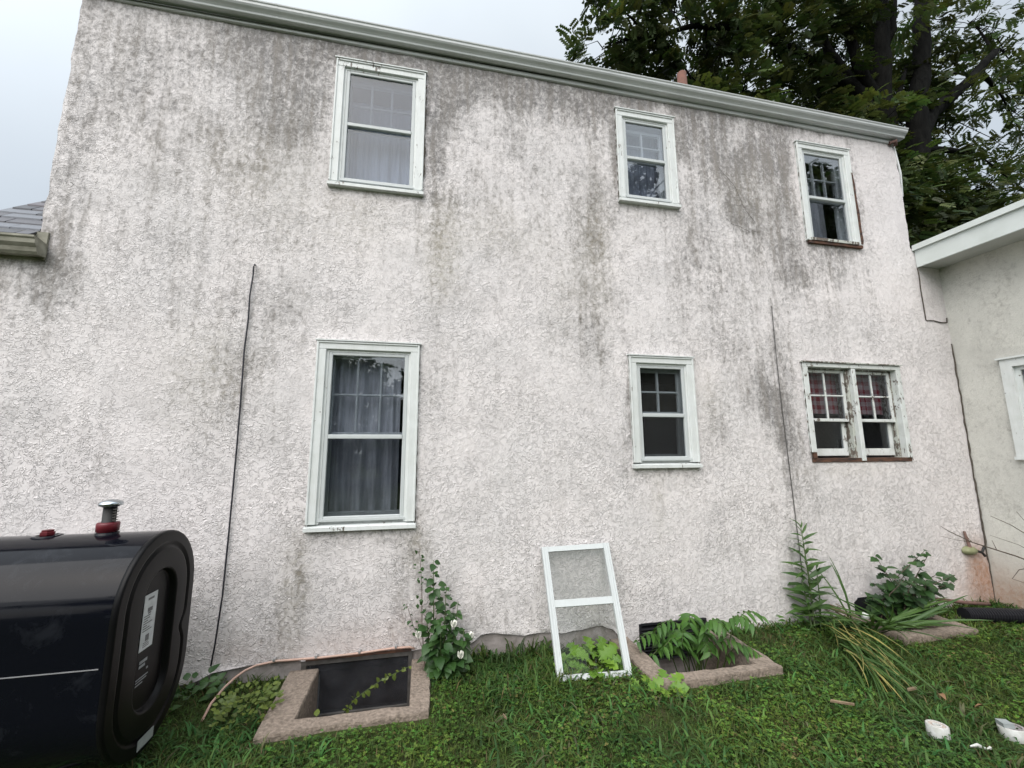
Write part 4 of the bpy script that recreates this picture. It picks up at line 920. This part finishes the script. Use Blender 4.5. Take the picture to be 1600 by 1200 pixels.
# pinnate plant (young ailanthus) in the middle well
ap = empty('pinnate_plant', (2.2, -.3, -.3), 'bright green young plant with drooping pinnate leaves growing in the middle window well', 'plant')
cnt = 0
for k in range(18):
    a = -2.9 + k * .42 + U(-.15, .15); B1 = Vector((2.18 + U(-.1, .15), -.28 + U(-.08, .06), -.33)); reach = U(.24, .46); hz = U(.14, .42)
    dx, dy = math.cos(a) * reach * 1.15, -abs(math.sin(a)) * reach * .75 + .06
    C1 = B1 + Vector((dx * .35, dy * .35, hz + .42)); T1 = B1 + Vector((dx, dy, hz + .22))
    P = [B1 * (1 - u) ** 2 + C1 * 2 * u * (1 - u) + T1 * u * u for u in np.linspace(0, 1, 8)]
    MB().tube(P, [.005] * 4 + [.003] * 4, 5).build('stem', M['stem'], ap, True)
    for i in range(8):
        u = .38 + .62 * i / 7; p_ = B1 * (1 - u) ** 2 + C1 * 2 * u * (1 - u) + T1 * u * u
        tdir = ((C1 - B1) * (1 - u) + (T1 - C1) * u).normalized(); side = tdir.cross(Vector((0, 0, 1))).normalized()
        for sgn in (-1, 1):
            leaf('ail', ap, p_, side * sgn + tdir * .35 + Vector((0, 0, U(-.55, -.05))), U(.075, .115) * (1.1 - .3 * abs(u - .6))); cnt += 1
# bright lobed plants behind / beside the storm window
def rosette(name, c, n_, size, kind, label, cat, spread=.8, lift=.8, group=None, rad=0.0, sh=0.0):
    e = empty(name, c, label, cat, group)
    for i in range(n_):
        a = i * 2.4 + U(-.3, .3); rr_ = rad * math.sqrt(U(0, 1)); 
        leaf(kind, e, (c[0] + rr_ * math.cos(a), c[1] + rr_ * math.sin(a), c[2] + U(0, sh)), (math.cos(a) * spread, math.sin(a) * spread, U(.3, 1) * lift), size * U(.7, 1.1))
    return e
rosette('lobed_plant', (1.30, -.33, .02), 26, .15, 'lobed', 'pale green lobed leaf plant seen through the leaning storm window', 'plant', rad=.13, sh=.05)
rosette('lobed_plant', (1.10, -.38, .02), 7, .13, 'lobed', 'small lobed leaf plant by the left stile of the leaning storm window', 'plant', rad=.03)
rosette('lobed_plant', (1.52, -.68, .02), 6, .11, 'lobed', 'small pale weed at the right foot of the leaning storm window', 'plant', rad=.03)
rosette('lobed_plant', (1.66, -.72, .02), 9, .13, 'lobed', 'yellow green leafy weed in front of the middle well corner', 'plant', rad=.03)
rosette('creeping_plant', (3.27, -.12, .02), 26, .07, 'ail', 'low green creeper left of the tall weed', 'plant', rad=.16, sh=.12, lift=.5)
rosette('creeping_plant', (-1.02, -.45, .02), 190, .036, 'creep', 'yellowish creeping plant left of the left window well kerb', 'plant', rad=.18, sh=.12, lift=.7)
rosette('well_weed', (-.62, -.42, -.33), 50, .05, 'creep', 'small weed growing inside the left corner of the left window well', 'plant', rad=.09, sh=.26)
cs = empty('trailing_stem', (-.35, -.15, 0), 'thin leafy stem trailing across the basement window glass', 'vine')
pts = [Vector((-.06, -.10, .04)), Vector((-.25, -.12, -.02)), Vector((-.42, -.14, -.11)), Vector((-.50, -.15, -.2))]
MB().tube(pts, .003, 5).build('stem', M['stem'], cs, True)
for i in range(34):
    u = i / 33 * 2.999; k = int(u); p_ = pts[k].lerp(pts[k + 1], u - k); a = U(0, 6.28); leaf('creep', cs, p_, (math.cos(a), -.4, math.sin(a)), U(.02, .045))
rosette('shade_weed', (-1.45, -.18, .0), 40, .07, 'ovate', 'dark leafy weeds at the wall foot beside the tank', 'plant', rad=.16, sh=.14)
# iris: standing clump and fallen blades
ir = empty('iris_clump', (4.0, -.28, 0), 'clump of long green iris blades in front of the right window well', 'iris')
for i in range(56):
    a = U(-3.5, .3); B1 = Vector((3.95 + U(-.12, .3), -.25 + U(-.08, .08), .0)); l_ = U(.4, .75)
    leaf('blade', ir, B1, (math.cos(a) * U(.5, 1.2), -abs(math.sin(a)) * .5 - .1, U(.35, .75)), l_)
for dx, dz, l_ in ((.02, 2.2, .55), (-.05, 1.7, .5), (.06, 2.6, .48), (-.5, 1.2, .5), (.12, 2.0, .4)): leaf('blade', ir, (3.83, -.2, .05), (dx, -.15, dz), l_, up=(0, -1, 0))
fb = empty('flattened_iris', (3.3, -.6, 0), 'fallen bundle of green and yellow iris blades pointing towards the left white roll', 'iris')
for i in range(90):
    t_ = U(0, 1) ** .8; B1 = Vector((3.72, -.15, .12)).lerp(Vector((3.15, -.85, .09)), t_) + Vector((U(-.13, .13), U(-.10, .10), U(0, .05)))
    dirv = Vector((-.30 + U(-.22, .30), -.80 + U(-.15, .2), U(.02, .22)))
    leaf('straw' if U(0, 1) < .33 else 'blade', fb, B1, dirv, U(.28, .5))
st = empty('straw_stems', (3.75, -.12, 0), 'dry straw coloured stems lying at the foot of the tall weed', 'dry stems')
for i in range(16):
    B1 = Vector((3.58 + U(0, .25), -.14 + U(-.05, .03), .16 + U(-.03, .08))); MB().tube([B1, B1 + Vector((U(.12, .25), U(-.12, .02), U(-.12, -.04)))], .004, 5).build('stalk', M['chip'], st)
thing(MB().lathe([(.01, 0), (.03, .01), (.035, .03), (.02, .05), (.005, .055)], (3.90, -.28, .12), 9), 'paper_scrap', M['pvc'], 'crumpled white paper caught between weed and iris', 'scrap', (3.9, -.28, .12), False)
# dark bush at right corner
bu = empty('corner_bush', (4.55, -.2, 0), 'dark leafy bush over the right window well near the corner', 'bush')
for k in range(17):
    B1 = Vector((4.42 + U(-.3, .35), -.16 + U(-.08, .06), .0)); T1 = Vector((4.0 + k * .066, -.2 + U(-.2, .08), U(.22, .56)))
    if k in (3, 12, 13): T1.z = .62
    C1 = (B1 + T1) / 2 + Vector((0, 0, .08))
    MB().tube([B1, C1, T1], [.005, .004, .002], 5).build('stem', M['twigbark'], bu, True)
    for i in range(13):
        u = .25 + .75 * i / 12; p_ = B1 * (1 - u) ** 2 + C1 * 2 * u * (1 - u) + T1 * u * u; a = U(0, 6.28)
        leaf('oak' if k % 3 else 'ovate', bu, p_, (math.cos(a), math.sin(a) * .7 - .2, U(-.5, .5)), U(.07, .13) * (1.2 - .4 * u))
# bare branches reaching in from the right
br = empty('bare_branch', (5.75, -.75, .3), 'thin bare branches reaching in front of the cream wall from the right edge', 'branch')
def bt(pts, r0, r1): MB().tube(pts, [r0 + (r1 - r0) * i / (len(pts) - 1) for i in range(len(pts))], 5).build('twig', M['twigbark'], br, True)
bt([(5.72, -.8, 0), (5.72, -.75, .45), (5.45, -.5, .62), (5.1, -.4, .74), (4.9, -.36, .84), (4.82, -.35, .89)], .009, .002)
bt([(5.1, -.4, .74), (4.95, -.37, .765), (4.80, -.35, .80)], .003, .0015); bt([(5.1, -.4, .74), (5.06, -.38, .80), (5.05, -.37, .84)], .003, .0015); bt([(5.3, -.45, .68), (5.28, -.44, .76)], .003, .0015)
bt([(5.6, -.6, .56), (5.45, -.5, .50), (5.38, -.48, .42), (5.5, -.5, .38)], .004, .0015); bt([(5.72, -.75, .5), (5.6, -.6, .75), (5.45, -.5, .90), (5.3, -.45, .98)], .006, .002)
bt([(5.6, -.6, .75), (5.58, -.55, .9), (5.55, -.5, 1.02)], .003, .0015); bt([(5.7, -.7, .55), (5.6, -.6, .62), (5.5, -.5, .72), (5.3, -.42, .80)], .004, .0015)
for i in range(26):
    p_ = Vector((5.62, -.6, .46)) + Vector((U(-.12, .12), U(-.08, .08), U(-.12, .14))); a = U(0, 6.28); leaf('ovate', br, p_, (math.cos(a), -.4, math.sin(a)), U(.025, .045))
# scraps on the lawn
for i, (p_, ln, a, lbl) in enumerate([((2.60, -1.17, .05), .13, -.5, 'pale wood chip in the grass below the fallen iris'), ((3.19, -1.14, .05), .09, .2, 'thin pale stick in the grass above the left white roll'),
                                      ((.52, -.86, .05), .05, 1.9, 'tiny tan chip in the grass between shrub and storm window')]):
    b = MB(); dx, dy = math.cos(a) * ln / 2, math.sin(a) * ln / 2; w_ = .012
    b.add([(p_[0] - dx, p_[1] - dy, p_[2]), (p_[0] + dx * .9, p_[1] + dy * .7 - w_, p_[2]), (p_[0] + dx, p_[1] + dy, p_[2] + .004), (p_[0] - dx * .7, p_[1] - dy * .8 + w_, p_[2] + .003),
           (p_[0] - dx, p_[1] - dy, p_[2] + .01), (p_[0] + dx * .9, p_[1] + dy * .7 - w_, p_[2] + .012), (p_[0] + dx, p_[1] + dy, p_[2] + .014), (p_[0] - dx * .7, p_[1] - dy * .8 + w_, p_[2] + .012)],
          [(0, 3, 2, 1), (4, 5, 6, 7), (0, 1, 5, 4), (1, 2, 6, 5), (2, 3, 7, 6), (3, 0, 4, 7)])
    thing(b, 'wood_chip', M['chip'], lbl, 'wood chip', p_, False)
LM['dead'] = leaf_mesh('dead_leaf_shape', [(.02, 0), (.25, .2), (.32, .5), (.18, .8), (.01, 1)], M['deadleaf'], .5, .7)
for p_, a, lbl in (((3.40, -1.39, .06), 1.0, 'curled brown leaf between the two white rolls'), ((3.30, -1.23, .06), 2.6, 'curled brown leaf just above and left of the right white roll'), ((3.53, -.56, .10), .3, 'orange brown leaf lying on the iris clump'), ((4.86, -.78, .06), 0, 'brown leaf at the right edge below the drain pipe')):
    o = bpy.data.objects.new('fallen_leaf', LM['dead']); col.objects.link(o); o.location = p_; o.rotation_euler = (.2, .3, a); o.scale = (.045,) * 3; tag(o, lbl, 'dead leaf', 'dead leaves on the lawn')

# ------------------------------------------------------------------ lawn
def rot_place(T, P, A, tilt, S):
    """T (n,3) template along +z; P (m,3); A yaw; tilt from vertical; S scale"""
    ca, sa, ct, st_ = np.cos(A), np.sin(A), np.cos(tilt), np.sin(tilt)
    x, y, z = T[:, 0][None], T[:, 1][None], T[:, 2][None]
    y2 = y * ct[:, None] + z * st_[:, None]; z2 = -y * st_[:, None] + z * ct[:, None]
    X = x * ca[:, None] - y2 * sa[:, None]; Y = x * sa[:, None] + y2 * ca[:, None]
    return np.stack([X * S[:, None] + P[:, 0:1], Y * S[:, None] + P[:, 1:2], z2 * S[:, None] + P[:, 2:3]], 2)
def scatter(n_, y_lo=-2.5):
    x = RNG.uniform(-2.9, 5.9, n_); y = RNG.uniform(y_lo, -.015, n_)
    k = (y > (-.95 - .25 * (x + .8).clip(-1, 6)) - .35)
    for a, b_, c, d in [(-.90, .10, -.76, 1), (1.59, 2.64, -.76, 1), (3.97, 4.82, -.54, 1)]: k &= ~((x > a) & (x < b_) & (y > c))
    k &= ~((x < -1.5) & (np.abs(y - TY) < .2) & (RNG.random(n_) < .6))
    return x[k], y[k]
def lawn_tint(x, y, n_):
    g1 = fbm(x * 1.7 + 3, y * 1.7); g2 = fbm(x * 6 + 9, y * 6, 3)
    base = np.stack([.022 + .036 * g1, .048 + .034 * g1, .011 + .003 * g1], 1)
    b_ = 1.5 * base * (.45 + 1.1 * g2)[:, None] * RNG.uniform(.6, 1.45, n_)[:, None] * np.stack([RNG.uniform(.7, 1.25, n_), np.ones(n_), np.ones(n_) * 1.15], 1)
    dead = RNG.random(n_) < .025 + .12 * (fbm(x * 2.3 + 30, y * 2.3) > .62); b_[dead] = np.array([.13, .10, .045]) * RNG.uniform(.5, 1.3, (dead.sum(), 1))
    return b_
# blades: 4-quad-ish ribbon folded over
bt_ = np.array([(-.5, 0, 0), (.5, 0, 0), (-.42, .05, .38), (.42, .05, .38), (-.28, .25, .72), (.28, .25, .72), (-.04, .62, .92), (.04, .62, .92)], float); bt_[:, 0] *= .12
x, y = scatter(125000); m_ = len(x)
tall = np.clip(1.5 - np.abs(x - .75) * 2.2, 0, 1) * np.clip((y + .75) / .3, 0, 1) + (y > -.08) * .6 + np.exp(-((x - 4.5) / 1.) ** 2) * (y > -.5) * .3
S = RNG.uniform(.022, .054, m_) * (.7 + .8 * fbm(x * 3, y * 3)) * (1 + 1.3 * tall)
V = rot_place(bt_, np.stack([x, y, gz(x, y) - .004], 1), RNG.uniform(0, 6.283, m_), RNG.normal(.6, .45, m_), S).reshape(-1, 3)
q0 = np.array([(0, 1, 3, 2), (2, 3, 5, 4), (4, 5, 7, 6)]); Q = (q0[None] + (np.arange(m_) * 8)[:, None, None]).reshape(-1, 4)
tn = np.repeat(lawn_tint(x, y, m_), 8, 0)
o = np_mesh('grass', V, Q, M['grass'], None, tn, True, kind='stuff'); tag(o, 'short mixed green lawn grass in front of the wall', 'grass')
# wide coarse blades (crab grass) in patches
x, y = scatter(16000); k = fbm(x * 1.4 + 21, y * 1.4) > .50; x, y = x[k], y[k]; m_ = len(x); bw_ = bt_.copy(); bw_[:, 0] *= 1.5
V = rot_place(bw_, np.stack([x, y, gz(x, y)], 1), RNG.uniform(0, 6.283, m_), RNG.normal(.7, .3, m_), RNG.uniform(.05, .10, m_)).reshape(-1, 3)
Q = (q0[None] + (np.arange(m_) * 8)[:, None, None]).reshape(-1, 4)
tn = np.repeat(lawn_tint(x, y, m_) * np.array([.85, 1.15, 1.3]), 8, 0)
o = np_mesh('crab_grass', V, Q, M['grass'], None, tn, True, kind='stuff'); tag(o, 'coarse wide bladed grass tufts spread through the lawn', 'grass')
# clover / small round leaves
ct_ = []; cq = []
for k in range(3):
    a = k * 2.094; d = np.array([math.cos(a), math.sin(a)]); s_ = np.array([-d[1], d[0]])
    for w_, l_, h in ((0, 0, 1.0), (.30, .28, 1.04), (.26, .55, 1.05), (0, .62, 1.0), (-.26, .55, 1.05), (-.30, .28, 1.04)): pnt = d * l_ + s_ * w_; ct_.append((pnt[0], pnt[1], h))
    cq += [(k * 6, k * 6 + 1, k * 6 + 2, k * 6 + 3), (k * 6, k * 6 + 3, k * 6 + 4, k * 6 + 5)]
ct_ = np.array(ct_); cq = np.array(cq)
x, y = scatter(52000); k = fbm(x * 1.9 + 7, y * 1.9 + 2) > .43; x, y = x[k], y[k]; m_ = len(x)
T2 = ct_.copy(); T2[:, 2] = T2[:, 2] - 1
P = np.stack([x, y, gz(x, y) + RNG.uniform(.012, .045, m_)], 1)
V = rot_place(T2, P, RNG.uniform(0, 6.283, m_), RNG.normal(0, .45, m_), RNG.uniform(.010, .021, m_)).reshape(-1, 3)
Q = (cq[None] + (np.arange(m_) * 18)[:, None, None]).reshape(-1, 4)
tn = np.repeat(lawn_tint(x, y, m_) * np.array([1.15, 1.35, 1.0]), 18, 0)
o = np_mesh('clover', V, Q, M['grass'], None, tn, False, kind='stuff'); tag(o, 'low clover leaves mixed into the lawn', 'clover')

# ------------------------------------------------------------------ trees
def basis(D, Uv):
    D = D / np.linalg.norm(D, axis=1, keepdims=True); X = np.cross(D, Uv); X /= np.linalg.norm(X, axis=1, keepdims=True) + 1e-9; Z = np.cross(X, D); return X, D, Z
# pinnate frond: leaflets in pairs along +Y
fv = []; fq = []
def frond(npair, ll, lw):
    v = []; q = []
    for i in range(npair):
        yb = .15 + .85 * i / npair; dz = -.25 * yb * yb
        for s_ in (-1, 1):
            b0 = len(v); d = np.array([s_ * .86, .5, -.25]); w_ = np.array([-s_ * .5, .86, 0]) * lw
            o_ = np.array([0, yb, dz]); v += [o_, o_ + d * ll * .45 + w_, o_ + d * ll, o_ + d * ll * .45 - w_]; q.append((b0, b0 + 1, b0 + 2, b0 + 3))
    b0 = len(v); v += [np.array([0, 1, -.25]), np.array([lw, 1.12, -.3]), np.array([0, 1.3, -.38]), np.array([-lw, 1.12, -.3])]; q.append((b0, b0 + 1, b0 + 2, b0 + 3))
    return np.array(v), np.array(q)
FR = frond(5, .42, .12); FRC = frond(3, .55, .17)
def crown(name, parent, clumps, nf, T, size, tint, droop=.5, smallvar=.5):
    C = []; Dv = []; TT = []
    for (c, r, mul, br_) in clumps:
        k = int(nf * mul); u = RNG.normal(size=(k, 3)); u /= np.linalg.norm(u, axis=1, keepdims=True); rad = RNG.uniform(.15, 1, k) ** .6
        # cluster fronds on sub-sprays for uneven texture
        nsp = max(6, k // 14); sp_ = u[:nsp] * rad[:nsp, None]; idx = RNG.integers(0, nsp, k)
        p_ = sp_[idx] + RNG.normal(size=(k, 3)) * .16
        C.append(p_ * np.array(r) + np.array(c)); d = sp_[idx] + RNG.normal(size=(k, 3)) * .45; d[:, 2] = d[:, 2] * .5 - droop * RNG.uniform(.2, 1, k); Dv.append(d)
        bb = RNG.uniform(.35, 1.7, nsp)[idx] * br_; TT.append(np.array(tint)[None] * bb[:, None] * np.stack([RNG.uniform(.8, 1.35, k), np.ones(k), RNG.uniform(.7, 1.1, k)], 1))
    C = np.concatenate(C); Dv = np.concatenate(Dv); TT = np.concatenate(TT); m_ = len(C)
    Uv = np.tile([[0, 0, 1.]], (m_, 1)) + RNG.normal(size=(m_, 3)) * .35
    X, Y, Z = basis(Dv, Uv); s_ = RNG.uniform(.7, 1.25, m_) * size; tv, tq = T
    V = (tv[None, :, 0, None] * X[:, None] + tv[None, :, 1, None] * Y[:, None] + tv[None, :, 2, None] * Z[:, None]) * s_[:, None, None] + C[:, None]
    Q = (tq[None] + (np.arange(m_) * len(tv))[:, None, None]).reshape(-1, 4)
    return np_mesh(name, V.reshape(-1, 3), Q, M['tree_leaf'], parent, np.repeat(TT, len(tv), 0))
def limbs(parent, trunks, clumps, seed=1, twigs=5):
    rr_ = random.Random(seed); b = MB(); tips = []
    for pts, r0, r1 in trunks:
        P = [Vector(p) for p in pts]; Q_ = []
        for i in range(len(P) - 1):
            for k in range(4): Q_.append(P[i].lerp(P[i + 1], k / 4) + Vector((rr_.uniform(-1, 1), rr_.uniform(-1, 1), 0)) * r0 * .12)
        Q_.append(P[-1]); b.tube(Q_, [r0 + (r1 - r0) * i / (len(Q_) - 1) for i in range(len(Q_))], 9); tips += Q_[2:]
    b.build('trunk', M['bark'], parent, True)
    b = MB()
    for (c, r, mul, br_) in clumps:
        c = Vector(c); a = min(tips, key=lambda t_: (t_ - c).length + max(0, t_.z - c.z) * .8); L_ = (c - a).length
        mid_ = a.lerp(c, .5) + Vector((0, 0, .12 * L_)); b.tube([a, a.lerp(mid_, .5) + Vector((0, 0, .04)), mid_, c], [.02 + .018 * L_, .02 + .012 * L_, .03, .012], 6)
        for k in range(twigs):
            e_ = c + Vector((rr_.gauss(0, .6) * r[0], rr_.gauss(0, .6) * r[1], rr_.gauss(0, .5) * r[2])); b.tube([mid_.lerp(c, rr_.random()), mid_.lerp(e_, .6) + Vector((0, 0, .1)), e_], [.016, .011, .004], 4, False)
    b.build('branches', M['bark'], parent, True)
TG = (.052, .078, .030)
# tree behind the house: large spreading crown
tA = empty('walnut_tree', (13.2, 5.2, 0), 'large dark trunked tree behind the house with long limb over the roof', 'tree')
clA = []
def cl(x, y, z, r, mul=1, br_=1): return ((x, y, z), (r * 1.15, r, r * .8), mul, br_)
for a in [(4.4, 5.5, 12.2, .9, .5), (4.9, 5.3, 13.4, 1.1, .8), (5.7, 5.6, 12.0, .9, .6), (6.3, 5.2, 13.6, 1.3, 1), (6.6, 5.6, 12.0, .7, .35), (7.6, 5.5, 12.6, 1.1, 1), (8.2, 5.0, 14.0, 1.4, 1.2), (7.5, 5.5, 11.0, .8, .8, 1.7),
          (8.6, 5.4, 11.6, 1.1, 1.1, 1.6), (9.6, 5.2, 12.8, 1.4, 1.3), (9.0, 5.6, 10.4, 1.0, 1.1, 1.1), (10.2, 5.3, 11.3, 1.2, 1.2), (10.6, 5.0, 14.2, 1.5, 1.2), (11.4, 5.8, 12.4, 1.3, 1), (11.0, 5.2, 10.2, 1.0, 1.0, .9), (12.4, 5.8, 14.0, 1.4, .9),
          (12.2, 4.8, 10.9, .9, .6, 1.5), (13.2, 5.9, 12.0, 1.1, .6), (14.3, 6.4, 13.4, 1.4, .8), (11.9, 5.0, 9.4, .9, .8, .8), (10.4, 5.5, 9.2, .9, 1, .8), (9.6, 5.5, 8.6, .9, .9, .8), (13.6, 5.0, 15.5, 1.5, .9), (9.5, 5.0, 16, 1.7, 1), (6.8, 5.0, 15.5, 1.4, .8), (12.0, 5, 16.6, 1.6, .8)]: clA.append(cl(*a))
limbs(tA, [([(13.3, 5.2, 0), (13.2, 5.2, 6), (13.0, 5.1, 10.5), (13.1, 5.0, 13), (13.5, 5.0, 15.5), (13.4, 5, 18)], .42, .2), ([(13.05, 5.1, 10.8), (12.3, 5.1, 12.2), (11.4, 5.1, 13.3), (10.8, 5, 15.5)], .16, .08),
           ([(12.6, 5.1, 12.0), (10.8, 5.2, 13.0), (8.7, 5.1, 13.45), (7.0, 5.2, 13.2), (5.6, 5.3, 12.6)], .13, .05), ([(13.1, 5.1, 11.2), (14.2, 5.4, 12.3), (15.2, 5.6, 14)], .12, .06), ([(13.05, 5.1, 11.6), (12.5, 5.0, 12.4), (12.2, 5.0, 13.6), (11.9, 5, 15.5)], .20, .09), ([(13.1, 5, 13.2), (13.9, 5, 14.4), (14.3, 5, 16)], .14, .06)], clA, 4)
crown('crown', tA, clA, 270, FR, .31, TG, .28)
tB = empty('walnut_tree', (14.6, 5.4, 0), 'forked dark tree at the far right behind the side wing roof', 'tree')
clB = []
for a in [(15.4, 6.4, 12.6, 1.3, .8), (16.4, 6.6, 11.0, 1.3, .9), (15.2, 6.2, 10.4, 1.0, .6), (14.2, 6, 9.0, 1.1, .9, .8), (16.0, 6.2, 9.4, 1.3, 1.1, 1.0), (17.8, 6.4, 12.6, 1.6, 1.0, 1.2), (18.6, 6.6, 10.6, 1.6, 1.2), (17.0, 6.2, 14.6, 1.6, .8), (17.4, 6.2, 8.4, 1.4, 1.2, .8), (19.8, 6.6, 14.5, 1.8, .9), (21.8, 6.4, 16.5, 1.9, .9), (22.2, 6.6, 13.2, 1.9, 1.1), (21.6, 6.4, 10.6, 1.7, 1), (19.6, 6.2, 17.5, 1.8, .9), (17.2, 6.4, 16.8, 1.7, .7), (16.2, 6.8, 14.3, 1.2, .6),
          (15.6, 5.6, 7.6, 1.4, 1.3, .8), (19.4, 6.5, 8.6, 1.6, 1.2, .9), (15.5, 6.5, 16, 1.6, .7)]: clB.append(cl(*a))
limbs(tB, [([(14.7, 5.4, 0), (14.6, 5.4, 6), (14.5, 5.4, 9.5), (14.9, 5.4, 12), (15.6, 5.4, 14), (16.2, 5.4, 17)], .40, .2), ([(14.7, 5.4, 11), (15.8, 5.5, 12.3), (17.4, 5.5, 13.6), (19.4, 5.6, 15.4)], .26, .12)], clB, 5)
crown('crown', tB, clB, 270, FR, .32, TG, .28)
# lower dense trees between the two roofs
tC = empty('dense_tree', (11.5, 4.5, 0), 'dense low tree with feathery yellow green fronds in the gap right of the house corner', 'tree')
clC = []
for a in [(9.4, 4.2, 7.6, 1.0, 1.2, 1.5), (9.6, 4.4, 6.5, 1.0, 1.3, .9), (10.6, 4.4, 7.6, 1.1, 1.3, 1.2), (10.9, 4.4, 6.3, 1.2, 1.4, .8), (11.9, 4.6, 8.4, 1.1, 1.2, 1.3), (12.2, 4.6, 7.0, 1.2, 1.4, .9), (13.5, 4.8, 8.2, 1.3, 1.3, 1.1), (13.8, 4.8, 6.8, 1.3, 1.3, .8), (9.0, 4.5, 5.4, 1.0, 1, .8), (10.4, 4.6, 5.2, 1.2, 1, .8), (12.6, 4.8, 5.8, 1.3, 1, .8), (14.6, 5, 7.6, 1.3, 1.2, 1)]: clC.append(cl(*a))
limbs(tC, [([(11.5, 4.5, 0), (11.4, 4.5, 3.5), (11.3, 4.5, 6.5)], .25, .1), ([(11.4, 4.5, 3.5), (12.6, 4.6, 6)], .15, .06), ([(11.4, 4.5, 3.8), (10.0, 4.5, 6)], .15, .06)], clC, 6)
crown('crown', tC, clC, 520, FR, .27, (.040, .062, .023))
# trees across the yard, behind the camera: seen reflected in the windows and the tank
def yard_tree(x, y, h, r, label, mul, seed):
    e = empty('yard_tree', (x, y, 0), label, 'tree', 'trees across the yard behind the viewer'); rr_ = random.Random(seed); cs_ = []
    for k in range(16 if h > 10 else 26):
        a = rr_.uniform(0, 6.28); q = r * math.sqrt(rr_.random()) * .8; z = h * rr_.uniform(.35 if h > 10 else .08, .9); f_ = math.sqrt(max(.1, 1 - ((z / h - .55) / .5) ** 2))
        cs_.append(((x + q * math.cos(a) * f_, y + q * math.sin(a) * f_, z), (r * .38, r * .38, r * .32), mul, rr_.uniform(.7, 1.3)))
    limbs(e, [([(x, y, 0), (x + .2, y, h * .4), (x, y + .2, h * .8)], .05 + h * .02, .06)], cs_, seed, 3)
    crown('crown', e, cs_, 90, FRC, .62, (.045, .075, .025)); return e
yard_tree(9.6, -13.5, 15.5, 4.6, 'tall yard tree opposite the upstairs middle window', 1, 1)
yard_tree(17.5, -11.5, 17.5, 5.2, 'tall yard tree opposite the upstairs right window', 1.1, 2)
yard_tree(3.4, -21, 7.0, 3.2, 'low round yard tree opposite the house middle', 1, 3)
yard_tree(-5.4, -20, 6.8, 4.0, 'round yard tree opposite the tall ground floor window', 1.2, 4)
yard_tree(-10, -21, 9.5, 4.4, 'round yard tree opposite the oil tank', 1, 5)
yard_tree(11, -20, 9.5, 4.6, 'broad yard tree behind the tall one', 1, 6)
yard_tree(7.5, -16.5, 6.2, 3.6, 'low bushy yard tree in front of the tall one', 1.3, 7)
yard_tree(14.5, -16.5, 7.2, 4.4, 'wide bushy yard tree between the two tall ones', 1.3, 8)
yard_tree(-.6, -22, 5.0, 3.0, 'small yard tree between the round ones', 1.2, 9)
